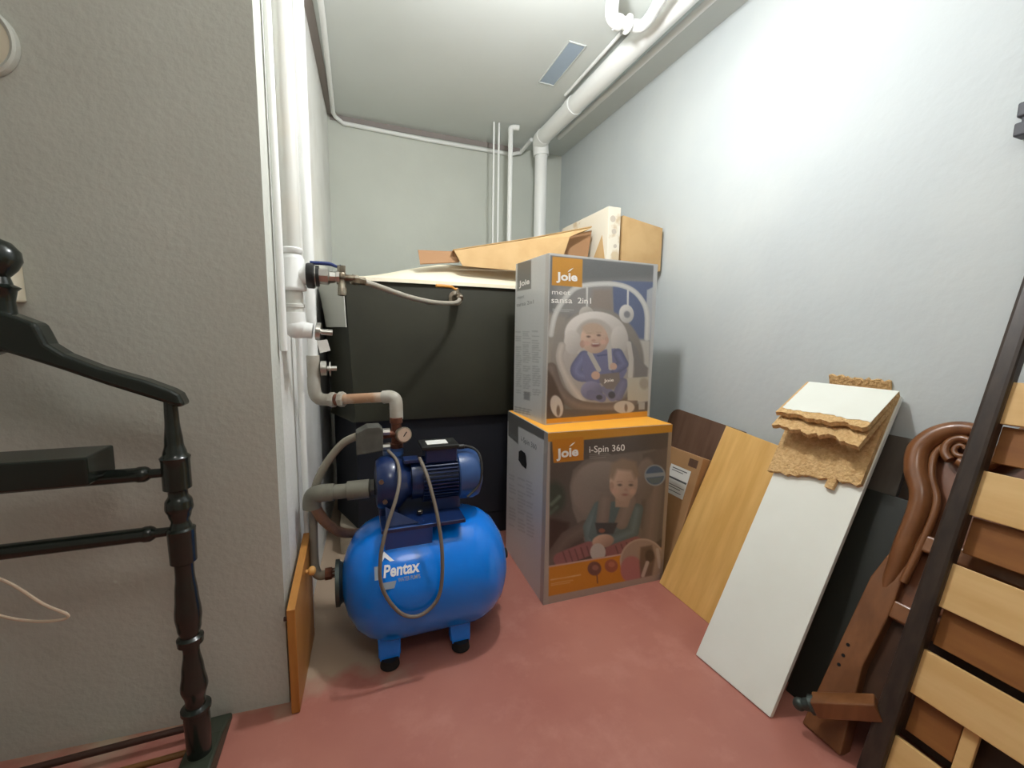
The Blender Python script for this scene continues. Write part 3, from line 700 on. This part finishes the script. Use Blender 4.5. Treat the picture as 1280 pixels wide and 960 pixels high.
# lower carton
Z0, Z1 = .0, .685
t, fl, U, N, W = carton('car_seat_carton', 'lower carton printed with a toddler in a car seat, orange top', (.659, 1.363), (1.222, 1.352), .455, Z0, Z1)
H = Z1-Z0
ctop = fl-N*.0+U*0
for k in (0, 1):
    MB().prism([(.003, .003+.2255*k), (W-.003, .003+.2255*k), (W-.003, .224+.2255*k), (.003, .224+.2255*k)], fl+Vector((0, 0, Z1)), U, -N, .0018).build('top_flap', 'carton_orange', t)
a = Art([(248, 152), (779, 105), (738, 797), (210, 912)], 180, 215, g((74, 62, 54)))
a.ell(560, 330, 330, 260, g((84, 72, 64)), 90)
a.ell(270, 430, 46, 70, g((50, 62, 50)), 22); a.line([(255, 460), (290, 425)], 14, g((92, 112, 92)), 8); a.line([(250, 500), (280, 470)], 12, g((70, 90, 72)), 8)
a.poly([(240, 520), (330, 540), (320, 640), (240, 680)], g((52, 36, 30)), 16)
a.poly([(345, 480), (335, 380), (350, 310), (400, 265), (520, 240), (700, 215), (765, 230), (745, 420), (720, 620), (640, 640), (400, 640), (372, 560)], g((116, 102, 92)), 8)
a.ell(430, 400, 90, 110, g((130, 114, 102)), 20, shade=.1)
a.poly([(650, 235), (760, 205), (748, 600), (690, 640), (640, 560)], g((98, 84, 76)), 8)
a.line([(705, 380), (680, 610)], 70, g((122, 106, 94)), 10, shade=.15)
a.ell(480, 335, 108, 66, g((134, 118, 106)), 10, shade=.12); a.ell(662, 345, 42, 92, g((124, 108, 96)), 8, rot=.1, shade=.12)
a.line([(400, 560), (320, 610), (245, 715)], 66, g((98, 82, 72)), 8, shade=.2)
a.line([(460, 470), (415, 560), (425, 650)], 52, g((92, 118, 120)), 6, shade=.2)
a.poly([(450, 450), (600, 440), (640, 520), (610, 610), (440, 645), (410, 600)], g((82, 106, 108)), 6)
a.line([(625, 480), (605, 580), (500, 625)], 54, g((88, 114, 116)), 6, shade=.25)
a.line([(485, 440), (470, 555)], 54, g((132, 114, 102)), 6, shade=.12); a.line([(592, 440), (556, 540)], 58, g((136, 118, 106)), 6, shade=.12)
a.poly([(440, 540), (540, 540), (520, 590), (450, 590)], g((64, 64, 66)), 6); a.ell(470, 575, 14, 10, g((150, 80, 56)), 4)
a.poly([(530, 420), (600, 420), (585, 470), (530, 470)], g((176, 140, 116)), 6)
a.ell(567, 362, 61, 82, g((196, 158, 132)), 4, shade=.12)
a.poly([(505, 340), (515, 280), (560, 255), (620, 270), (635, 330), (615, 345), (600, 310), (540, 305), (522, 350)], g((150, 122, 96)), 16)
a.ell(515, 380, 10, 22, g((180, 138, 112)), 4)
a.ell(550, 372, 9, 5, g((96, 76, 66)), 6); a.ell(598, 372, 9, 5, g((96, 76, 66)), 6); a.line([(540, 358), (560, 357)], 4, g((166, 128, 104)), 6); a.line([(588, 357), (608, 358)], 4, g((166, 128, 104)), 6); a.ell(530, 400, 16, 14, g((204, 156, 132)), 14); a.ell(604, 400, 14, 14, g((204, 156, 132)), 14)
a.ell(576, 393, 7, 6, g((176, 132, 110)), 6); a.ell(572, 415, 13, 5, g((158, 98, 86)), 6)
a.line([(290, 705), (350, 680), (415, 655)], 64, g((150, 84, 82)), 6); a.line([(510, 670), (620, 630)], 58, g((150, 84, 82)), 6)
for k in range(5): a.line([(300+k*26, 670-k*6), (316+k*26, 722-k*6)], 6, g((96, 52, 54)), 3, .7)
for k in range(4): a.line([(530+k*24, 645-k*8), (545+k*24, 690-k*8)], 6, g((96, 52, 54)), 3, .7)
a.ell(475, 622, 48, 30, g((188, 146, 120)), 5, rot=-.2, shade=.15); a.ell(452, 672, 34, 40, g((190, 182, 172)), 5)
a.poly([(228, 738), (575, 678), (740, 650), (740, 800), (226, 885)], g((204, 128, 28)), 3)
a.line([(228, 738), (575, 679)], 7, g((206, 160, 140)), 3)
a.rows(246, 790, 378, 815, 2, g((228, 190, 140)), .7, -.17, 4); a.rows(246, 810, 350, 826, 2, g((228, 190, 140)), .6, -.17, 5)
a.ell(436, 746, 30, 32, g((118, 66, 52)), 5); a.line([(446, 770), (449, 812)], 5, g((118, 66, 52)), 3); a.ell(440, 742, 14, 12, g((160, 96, 76)), 5)
a.ell(510, 734, 29, 30, g((158, 86, 62)), 5); a.ell(512, 728, 14, 12, g((186, 112, 84)), 5)
a.ell(648, 712, 100, 102, g((186, 160, 140)), 3); a.ell(648, 712, 92, 94, g((166, 140, 120)), 3)
a.ell(600, 752, 50, 62, g((186, 104, 102)), 8); a.poly([(640, 650), (690, 640), (705, 700), (690, 780), (640, 790), (635, 720)], g((108, 82, 68)), 10); a.ell(680, 690, 20, 30, g((74, 54, 46)), 8); a.line([(670, 720), (650, 780)], 16, g((196, 178, 164)), 5); a.line([(715, 660), (725, 740)], 14, g((190, 176, 164)), 6)
a.poly([(200, 878), (745, 770), (745, 830), (200, 930)], g((172, 150, 134)), 4)
a.poly([(240, 140), (258, 145), (232, 915), (205, 915)], g((170, 158, 146)), 4); a.poly([(764, 100), (790, 100), (750, 810), (724, 800)], g((164, 140, 114)), 4)
a.poly([(240, 140), (790, 90), (780, 138), (400, 178), (248, 190)], g((206, 138, 34)), 3)
a.poly([(264, 180), (398, 165), (396, 266), (268, 280)], g((200, 122, 26)), 3)
a.ell(703, 328, 46, 47, g((138, 152, 160)), 3); a.ell(703, 328, 40, 41, g((58, 92, 132)), 3); a.poly([(662, 322), (744, 314), (744, 330), (662, 340)], g((140, 156, 168)), 4); a.poly([(668, 342), (740, 334), (722, 362), (690, 366)], g((84, 110, 118)), 5)
a.rows(422, 238, 520, 262, 3, g((168, 156, 146)), .6, -.1, 7)
O = fl+Vector((0, 0, Z1))+N*.0008; UU = U*W; VV = Vector((0, 0, -H))
a.build('front_print', 'print_gloss', O, UU, VV, t); ar = (O, UU, VV, N, t)
a.text('Joie', (280, 258), (374, 245), 38, 'logo_lettering', 'print_white', *ar, bold=.035)
a.text('i-Spin 360', (420, 233), (572, 222), 28, 'title_lettering', 'print_white', *ar, bold=.008)
u0, v0 = a.uv(347, 207)
MB().prism([(-.012, -.002), (.0, .004), (.014, .016), (.002, .012), (-.008, .004)], O+UU*u0+VV*v0+N*.0008, U, (0, 0, 1), .0003).build('logo_leaf', 'print_white', t)
s = Art([(22, -126), (257, 12), (214, 945), (9, 637)], 90, 190, g((172, 172, 168), 1.25))
s.poly([(20, -140), (260, 0), (254, 64), (16, -70)], g((84, 84, 80), 1.2), 3)
s.poly([(26, -110), (82, -70), (82, 70), (24, 18)], g((92, 90, 84), 1.1), 3)
for k in range(3): s.rows(30+k*50, 230+k*20, 70+k*50, 520+k*30, 16, g((140, 138, 132)), .3, .5, k+20)
s.poly([(236, 0), (262, 10), (220, 950), (196, 930)], g((176, 166, 154)), 3)
bl = fl-N*.455; O2 = bl+Vector((0, 0, Z1))-U*.0008; U2 = N*.455; N2 = -U
s.build('side_print', 'print_gloss', O2, U2, VV, t); sr = (O2, U2, VV, N2, t)
s.text('Joie', (34, 20), (74, 46), 26, 'side_logo_lettering', 'print_mid', *sr, bold=.03)
s.text('i-Spin 360', (100, 52), (190, 108), 30, 'side_title_lettering', 'print_mid', *sr, bold=.01)
hole = [(86, 112), (100, 104), (122, 122), (128, 140), (132, 190), (128, 214), (104, 192), (84, 160)]
hp = []
for x, y in hole:
    uu, vv = s.uv(x, y); hp.append(O2+U2*uu+VV*vv+N2*.0006)
MB().add(hp+[p+N2*.0005 for p in hp], [list(range(len(hp), 2*len(hp)))[::-1]]).build('hand_hole', 'black_hole', t)

# ------------------------------------------------------------------ cardboard lying on the tank
t = thing('cardboard_sheet', 'opened flat brown cardboard box lying folded across the tank lid', 'cardboard', (.75, 2.1, 1.4))
def sheet(b, quad, th=.004):
    q = [Vector(p) for p in quad]; n = (q[1]-q[0]).cross(q[-1]-q[0]).normalized()*th; k = len(q)
    b.add(q+[p+n for p in q], [list(range(k))[::-1], list(range(k, 2*k))]+[[i, (i+1) % k, k+(i+1) % k, k+i] for i in range(k)]); return b
sheet(MB(), [(.44, 1.965, 1.425), (.80, 1.955, 1.505), (1.155, 1.94, 1.595), (1.19, 2.42, 1.56), (.78, 2.45, 1.50), (.50, 2.45, 1.44)]).build('main_panel', 'cardboard', t)
sheet(MB(), [(.478, 1.945, 1.352), (.80, 1.925, 1.345), (.98, 1.92, 1.42), (1.02, 1.925, 1.53), (1.15, 1.936, 1.588), (.80, 1.95, 1.50), (.442, 1.962, 1.421)]).build('front_flap', 'cardboard', t)
sheet(MB(), [(.95, 1.99, 1.40), (1.15, 1.98, 1.40), (1.17, 1.97, 1.585), (.98, 1.98, 1.53)]).build('inner_flap', 'cardboard_in', t)
sheet(MB(), [(.29, 2.05, 1.425), (.29, 1.985, 1.352), (.47, 1.975, 1.372), (.455, 2.04, 1.43)]).build('side_flap', 'cardboard_in', t)
t = thing('slim_carton', 'tall slim whitish printed carton standing on tank lid beside tan box', 'box', (1.235, 2.1, 1.40))
MB().box((1.228, 2.10, 1.542), (.072, .5, .272)).build('carton_body', 'cardboard_print', t, bevel=.002)
sheet(MB(), [(1.1905, 1.862, 1.41), (1.1905, 2.0, 1.41), (1.1905, 1.90, 1.55)], .001).build('torn_patch', 'cardboard', t)
for i, (y, z) in enumerate(((0, 1.62), (0, 1.56), (0, 1.49))):
    MB().lathe([(0, .016-.003*i), (.0008, .016-.003*i)], (1.228+.01*(i-1), 1.8498, z), (0, -1, 0), 12).build('printed_mark', 'carton_edge', t)
tag(MB().prism([(0, 0), (.245, 0), (.245, .222), (0, .262)], (1.285, 1.86, 1.385), (1, -.02, 0), (0, 0, 1), -.34).build('tan_carton', 'cardboard', None, bevel=.002),
    'plain tan cardboard box by the right wall atop the water tank', 'box')

# ------------------------------------------------------------------ boards leaning on the right wall
def lean(x0, s):
    V = Vector((s, 0, 1)).normalized(); U = Vector((0, -1, 0)); return Vector((x0, 0, 0)), U, V, U.cross(V)   # normal faces the room
def lboard(name, x0, s, poly, th, m, parent=None, bevel=.002, z0=0.001):
    """poly in (Y, length along the board); thickness goes back towards the wall"""
    o, U, V, N = lean(x0, s)
    b = MB(); b.prism([(-y, l) for y, l in poly], o+Vector((0, 0, z0)), U, V, -th if N.x < 0 else th)
    return b.build(name, m, parent, bevel=bevel)
def q(s): return math.sqrt(1+s*s)
arc = [(1.70-.05+.05*math.cos(PI/2*k/6), .716-.05+.05*math.sin(PI/2*k/6)) for k in range(7)]
tag(lboard('brown_board', 1.30, .335, [(1.26, 0), (1.70, 0)]+arc+[(1.26, .69)], .016, 'dark_brown'), 'dark brown board with rounded top corner leaning behind the parcel', 'board')
tag(lboard('amber_board', 1.19, .465, [(.99, 0), (1.335, 0), (1.335, .733), (.99, .700)], .018, 'amber_wood'), 'amber wooden board leaning on right wall beside white board', 'board')
t = thing('parcel', 'flat brown parcel with white address label leaning beside lower carton', 'parcel', (1.2, 1.45, 0))
o, U_, V_, N_ = lean(1.233, .30)
MB().prism([(-1.60, 0), (-1.34, 0), (-1.34, .548), (-1.60, .548)], o+Vector((0, 0, .002)), U_, V_, -.05).build('parcel_body', 'parcel', t, bevel=.003)
lb = MB().prism([(-1.505, .345), (-1.382, .345), (-1.382, .475), (-1.505, .475)], o+N_*.0006+Vector((0, 0, .002)), U_, V_, .0006).build('address_label', 'paper', t)
b = MB()
for k, (l, a0, a1, h) in enumerate(((.46, -1.49, -1.40, .004), (.45, -1.49, -1.42, .003), (.412, -1.503, -1.386, .008), (.385, -1.49, -1.39, .003), (.375, -1.49, -1.41, .003), (.36, -1.49, -1.40, .003))):
    b.prism([(a0, l), (a1, l), (a1, l+h), (a0, l+h)], o+N_*.0013+Vector((0, 0, .002)), U_, V_, .0003)
b.build('label_print', 'print_dark', lb)
MB().prism([(-1.41, .495), (-1.36, .495), (-1.36, .53), (-1.41, .53)], o+N_*.0006+Vector((0, 0, .002)), U_, V_, .0005).build('printed_symbol', 'dark_brown', t)

# white board with torn chipboard layers
t = thing('broken_white_board', 'long white board leaning on wall with torn chipboard layers on top', 'board', (1.1, .84, 0))
e = Vector((.021, -.246, 0)).normalized(); V_ = Vector((.55, .047, 1)).normalized(); N_ = e.cross(V_)
O_ = Vector((1.028, .962, .004)); bk = -1 if N_.x < 0 else 1
BL = 1.0
MB().prism([(0, 0), (.25, 0), (.255, BL), (.0, BL)], O_, e, V_, .016*bk).build('white_panel', 'melamine', t, bevel=.0015)
def ragged(x0, x1, l_top, l_bot, amp, seed, n=26, tilt=0):
    rng = random.Random(seed); bot = []; v = 0
    for k in range(n+1):
        v = .6*v+rng.uniform(-amp, amp); u = k/n
        bot.append((x0+(x1-x0)*u, l_bot+v+tilt*u))
    return bot+[(x1, l_top), (x0, l_top)]
# layer lying on the board: bare chipboard
MB().prism(ragged(-.012, .25, BL, .662, .006, 3, tilt=.04), O_-N_*bk*.0005, e, V_, -.017*bk).build('torn_layer', 'chipboard', t)
MB().prism([(.165, .665), (.188, .664), (.19, .70), (.166, .70)], O_-N_*bk*.002, e, V_, -.014*bk).build('chip', 'chipboard', t)
top = O_+V_*BL
def flap(end_drop, end_out, l_cut, amp, seed, off, white):
    d = Vector((-end_out, -.012, -end_drop)); Lf = d.length; d.normalize()
    n = e.cross(-d); n = n if n.z > 0 else -n
    o2 = top+n*off
    # polygon in (e, -d): bottom edge ragged at -L
    poly = [(x, l-Lf) for x, l in ragged(-.008, .252, Lf, 0, amp, seed)]
    b = MB(); b.prism(poly, o2, e, -d, .016 if e.cross(-d).z > 0 else -.016)
    ob = b.build('torn_layer', 'chipboard', t)
    if white:
        poly = [(x, l-Lf) for x, l in ragged(.0, .252, Lf, .022, amp*.6, seed+5)]
        b = MB(); b.prism(poly, o2+n*.0165, e, -d, .0012 if e.cross(-d).z > 0 else -.0012); b.build('laminate_skin', 'melamine', ob)
    return ob
flap(.130, .178, 0, .009, 11, -.012, False)
flap(.096, .156, 0, .006, 21, .002, True)
MB().prism(ragged(.05, .22, .03, -.028, .006, 31), top+Vector((.016, 0, .012)), e, Vector((.3, 0, -1)), .010).build('torn_crest', 'chipboard', t)

tag(lboard('grey_board', 1.215, .405, [(.68, 0), (.80, 0), (.80, .82), (.70, .82)], .016, 'dark_grey_board'), 'dark grey narrow board standing behind the long white board', 'board')
tag(lboard('black_board', 1.18, .44, [(.60, 0), (.765, 0), (.765, .655), (.60, .655)], .012, 'dark_green_board'), 'near black board between the long white board and carved headboard', 'board')

# ------------------------------------------------------------------ carved headboard
HS = .47; HX = 1.124; kq = q(HS)
t = thing('headboard', 'carved brown wooden headboard with scrolled crest leaning on right wall', 'headboard', (1.2, .2, 0))
oH, UH, VH, NH = lean(HX, HS)
CY = .09
def hp(y, z, e_=0): return Vector((HX+HS*z, y, z+.001))+NH*e_
def hpoly(pts, e_, th, name, m, parent, bevel=.002):
    b = MB(); b.prism([(-y, z*kq) for y, z in pts], oH+NH*e_+Vector((0, 0, .001)), UH, VH, -th); return b.build(name, m, parent, bevel=bevel)
mir = lambda pts: [(2*CY-y, z) for y, z in pts][::-1]
S = [(.630, .30), (.618, .42), (.614, .50), (.612, .585), (.62, .635), (.648, .685), (.659, .738), (.64, .782), (.605, .808), (.568, .812), (.552, .79)]
half = [(.60, .33), (.60, .58), (.61, .63), (.635, .685), (.645, .735), (.625, .775), (.59, .80), (.56, .79), (.55, .75), (.53, .738), (.50, .79), (.45, .86), (.35, .91), (.2, .94)]
hpoly(half+mir(half), -.012, .014, 'back_panel', 'walnut_panel', t)
for sgn in (0, 1):
    f = (lambda p: p) if sgn == 0 else (lambda p: (2*CY-p[0], p[1]))
    MB().tube([hp(*f(p), (-.016, -.004, .008)[i_] if i_ < 3 else .012) for i_, p in enumerate(S)], [.008, .018, .022, .023, .025, .026, .026, .024, .021, .018, .012], 14, 6).build('scroll_stile', 'walnut', t, True)
    MB().tube([hp(*f((y-.03, z-.0)), .008) for y, z in S[1:5]]+[hp(*f(p), .008) for p in ((.616, .685), (.626, .735), (.612, .765), (.588, .782), (.565, .785))], .009, 10, 6).build('inner_bead', 'walnut', t, True)
    pts = []
    for k in range(22):
        an = -1.2+k*.5; r = .034*(1-k/24)
        pts.append(hp(*f((.578+r*math.cos(an), .762+r*math.sin(an))), .014))
    MB().tube(pts, [.011*(1-k/34) for k in range(22)], 10, 3).build('volute', 'walnut', t, True)
    MB().tube([hp(*f(p), .012) for p in ((.575, .733), (.55, .727), (.525, .742), (.50, .785), (.47, .838), (.42, .885), (.32, .925), (.2, .945), (CY, .95))], [.012, .015, .017, .019, .02, .02, .02, .02, .02], 12, 6).build('crest_rail', 'walnut', t, True)
    leg = [(.672, 0), (.655, .40), (.638, .47), (.634, .56), (.595, .56), (.59, .33), (.60, .20), (.575, .0)]
    if sgn: leg = [(2*CY-y, z) for y, z in leg][::-1]
    lg = hpoly(leg, .008, .045, 'leg', 'walnut', t, bevel=.004)
    for y, z in ((.643, .226), (.644, .198), (.645, .173)):
        y2 = f((y, z))[0]
        MB().lathe([(0, .0045), (.001, .0045)], hp(y2, z, .0085), NH, 10).build('screw_hole', 'black_hole', lg)
W2 = [(.60, 0), (2*CY-.60, 0)]
b = MB(); b.prism([(-.60, .505*kq), (-(2*CY-.60), .505*kq), (-(2*CY-.60), .545*kq), (-.60, .545*kq)], oH+NH*.014, UH, VH, -.02); b.build('mid_rail', 'walnut', t, bevel=.006, seg=3)
b = MB(); b.prism([(-.59, .335*kq), (-(2*CY-.59), .335*kq), (-(2*CY-.59), .375*kq), (-.59, .375*kq)], oH+NH*.012, UH, VH, -.02); b.build('lower_rail', 'walnut', t, bevel=.004)
n_p = 3; ya, yb = .565, 2*CY-.565
for k in range(n_p):
    p0 = ya+(yb-ya)*(k+.06)/n_p; p1 = ya+(yb-ya)*(k+.94)/n_p
    b = MB(); b.prism([(-p0, .388*kq), (-p1, .388*kq), (-p1, .495*kq), (-p0, .495*kq)], oH+NH*.0, UH, VH, -.012); b.build('field_panel', 'walnut_panel', t, bevel=.008)
hpoly([(.60, .12), (.60, .335), (2*CY-.60, .335), (2*CY-.60, .12)], -.02, .012, 'bottom_panel', 'walnut_dark', t)

# ------------------------------------------------------------------ slatted bed base in front of it
BS = .31; BXX = 1.115; kb = q(BS)
t = thing('bed_base', 'slatted wooden bed base on its side leaning against the headboard', 'bed base', (1.15, .1, 0))
oB, UB, VB, NB = lean(BXX, BS)
def bp(y, z, e_=0): return Vector((BXX+BS*z, y, z+.001))+NB*e_
def bpoly(pts, e_, th, name, m, parent, bevel=.002):
    b = MB(); b.prism([(-y, z*kb) for y, z in pts], oB+NB*e_+Vector((0, 0, .001)), UB, VB, -th); return b.build(name, m, parent, bevel=bevel)
bpoly([(.535, .012), (.518, 1.30), (.482, 1.30), (.492, .012)], .02, .04, 'side_rail', 'rail_dark', t, bevel=.008)
bpoly([(-.42, .012), (-.42, 1.30), (-.46, 1.30), (-.46, .012)], .02, .04, 'side_rail', 'rail_dark', t, bevel=.008)
zs = [(1.13, 1.23), (.945, 1.045-.005), (.650, .752), (.437, .537), (.236, .337), (.03, .134)]
zs[1] = (.86, .955)
for z0, z1 in zs:
    bpoly([(.492, z0), (.492, z1), (-.42, z1), (-.42, z0)], .004, .012, 'slat', 'slat', t, bevel=.002)
for z0, z1 in zs[1:-1]:
    ye = .405 if z0 < .3 else -.415
    bpoly([(.487, z0-.085), (.487, z0-.002), (ye, z0-.002), (ye, z0-.085)], -.016, .012, 'cross_plank', 'slat_edge', t, bevel=.002)
bpoly([(.403, .10), (.403, .26), (.378, .26), (.378, .10)], -.012, .012, 'batten', 'slat', t)
b = MB(); c0 = bp(.53, .165, .01); c1 = bp(.635, .085, .045)
d = (c1-c0); M = Matrix((d.normalized(), Vector((0, 0, 1)).cross(d).normalized(), d.normalized().cross(Vector((0, 0, 1)).cross(d).normalized()))).transposed()
b.box((c0+c1)/2, (d.length, .045, .04), M=M); lg = b.build('bed_leg', 'walnut', t, bevel=.003)
b = MB(); dn = d.normalized(); b.lathe([(0, .021), (.012, .023), (.016, .016), (.03, .014)], c1-dn*.004, dn, 16); b.ball(c1+dn*.036, .016, 12)
b.build('castor', 'flange_grey', lg, True)

# dark fitting at the right wall
b = MB(); b.box((1.53, .548, 1.602), (.038, .08, .034)); b.box((1.532, .545, 1.578), (.034, .07, .02)); b.box((1.528, .548, 1.556), (.042, .08, .032))
tag(b.build('wall_bracket', 'dark_fitting', None, bevel=.004), 'small dark grey fitting on the right wall above the bed base', 'bracket')

# ------------------------------------------------------------------ valet stand at the left
t = thing('valet_stand', 'black lacquered turned-wood valet stand in front of the grey wall', 'valet stand', (-.62, 1.06, 0))
VY, VC = 1.08, -.615
up = [(-.621, 1.074), (-.597, 1.069), (-.561, 1.052), (-.556, 1.036), (-.549, 1.014), (-.527, .995), (-.476, .968), (-.406, .941), (-.362, .919), (-.349, .909), (-.340, .884)]
lo = [(-.352, .882), (-.376, .892), (-.467, .932), (-.531, .963), (-.58, .985), (-.615, 1.0)]
rgt = [(VC, 1.076)]+up[1:]+lo
lft = [(2*VC-x, z) for x, z in (up[1:]+lo[:-1])][::-1]
b = MB(); b.prism(rgt+lft, (0, VY+.02, 0), (1, 0, 0), (0, 0, 1), .044); b.build('hanger', 'black_lacquer', t, bevel=.010, seg=3)
MB().lathe([(0, .018), (.03, .016), (.05, .02), (.056, .026), (.062, .016), (.075, .013), (.088, .024), (.105, .032), (.122, .031), (.138, .02), (.146, .004)], (VC, VY, 1.062), (0, 0, 1), 24).build('finial', 'black_lacquer', t, True)
post = [(.03, .024), (.14, .026), (.155, .025), (.16, .030), (.168, .030), (.172, .020), (.19, .020), (.22, .027), (.26, .022), (.31, .016), (.325, .017), (.33, .025), (.345, .026), (.35, .019), (.37, .023), (.40, .026), (.45, .022), (.50, .018),
        (.525, .018), (.53, .025), (.595, .026), (.606, .027), (.61, .021), (.625, .017), (.64, .021), (.655, .026), (.67, .025), (.685, .018), (.695, .018), (.70, .026), (.762, .026), (.77, .028), (.776, .022), (.80, .017), (.85, .013), (.895, .012)]
pp = []
for (t0, r0), (t1, r1) in zip(post[:-1], post[1:]):       # round the turned profile
    k_n = 4 if t1-t0 > .012 else 1
    for k in range(k_n):
        f_ = k/k_n; pp.append((t0+(t1-t0)*f_, r0+(r1-r0)*(f_*f_*(3-2*f_))))
post = pp+[post[-1]]
for sx in (1, -1):
    px = VC+sx*.243
    MB().lathe(post, (px, VY, 0), (0, 0, 1), 22).build('post', 'black_lacquer', t, True)
    b = MB(); b.prism([(-.19, 0), (.13, 0), (.132, .018), (.05, .042), (-.03, .048), (-.12, .042), (-.188, .02)], (px+.035, VY, .0), (0, 1, 0), (0, 0, 1), -.07); b.build('foot', 'foot_green', t, bevel=.006)
def bar(z, r):
    L_ = .486; x0 = VC-.243
    MB().lathe([(0, r*.55), (.045, r*.6), (.05, r*.85), (.055, r), (.065, r), (.07, r*.9), (L_-.07, r*.9), (L_-.065, r), (L_-.055, r), (L_-.05, r*.85), (L_-.045, r*.6), (L_, r*.55)], (x0, VY, z), (1, 0, 0), 18).build('cross_bar', 'black_lacquer', t, True)
bar(.737, .017); bar(.603, .017)
b = MB(); b.prism([(-.126, 0), (.126, 0), (.126, .056), (-.126, .056)], (VC, VY+.035, .742), (1, 0, 0), (0, 0, 1), .10); b.build('tray', 'black_lacquer', t, bevel=.004)
for y, z, r, m in ((1.175, .035, .008, 'rod_brown'), (1.10, .035, .007, 'amber_rod'), (1.03, .048, .007, 'rod_brown'), (.93, .05, .007, 'rod_brown')):
    MB().cyl((VC-.243, y, z), (VC+.235, y, z), r, 10).build('shoe_rod', m, t, True)
t2 = thing('cord_loop', 'pale beige cord hanging in a pointed loop below the valet bar', 'cord', (-.66, 1.13, .4))
MB().tube([(-.80, 1.11, .595), (-.77, 1.115, .575), (-.70, 1.13, .522), (-.645, 1.135, .452), (-.61, 1.14, .415), (-.625, 1.14, .406), (-.67, 1.138, .416), (-.72, 1.135, .445), (-.78, 1.12, .51), (-.81, 1.11, .59)], .003, 8, 5).build('cord_strand', 'cord_beige', t2, True)

# switch box and round wall plate on the grey wall
def fw(x, z, off=0):   # point on the grey wall
    return Vector((x, 1.212-(x+.2)*.08-off, z))
rzw = math.atan2(-.08, 1)
t = thing('switch_box', 'cream plastic switch box on grey wall behind the valet finial', 'switch', fw(-.725, 1.15))
b = MB(); b.box(fw(-.725, 1.15, .018), (.105, .035, .105), rzw); b.build('housing', 'cream_plastic', t, bevel=.004)
b = MB(); b.box(fw(-.725, 1.15, .037), (.06, .006, .06), rzw); b.build('rocker', 'cream_plastic', t, bevel=.002)
t = thing('round_wall_plate', 'round grey beige cover plate with raised rim on grey wall', 'plate', fw(-.70, 1.62))
nrm = Vector((-.08, -1, 0)).normalized()
MB().lathe([(0, .072), (.012, .072), (.016, .068), (.013, .062), (.008, .060)], fw(-.703, 1.62, .001), nrm, 40, capped=False).build('rim', 'wall_grey', t, True)
MB().lathe([(0, .062), (.009, .062), (.016, .04), (.018, .01)], fw(-.703, 1.62, .001), nrm, 40).build('disc', 'cream_plastic', t, True)

# small pine door leaning against the left wall
t = thing('pine_door', 'small pine cabinet door with round knob leaning at wall corner', 'door', (-.178, 1.3, 0))
Ud = Vector((.037, 1, 0)).normalized()
MB().prism([(0, 0), (.315, 0), (.315, .372), (0, .306)], (-.1685, 1.165, .002), Ud, (-.0, 0, 1), -.021).build('door_panel', 'pine', t, bevel=.002)
MB().lathe([(0, .006), (.006, .006), (.009, .011), (.015, .014), (.022, .0135), (.027, .009), (.029, .002)], Vector((-.168, 1.165, 0))+Ud*.19+Vector((0, 0, .305)), (1, -.037, 0), 16).build('knob', 'pine_knob', t, True)
MB().lathe([(0, .006), (.01, .006)], Vector((-.19, 1.19, .27)), (-1, 0, 0), 8).build('hinge_pin', 'rod_brown', t)
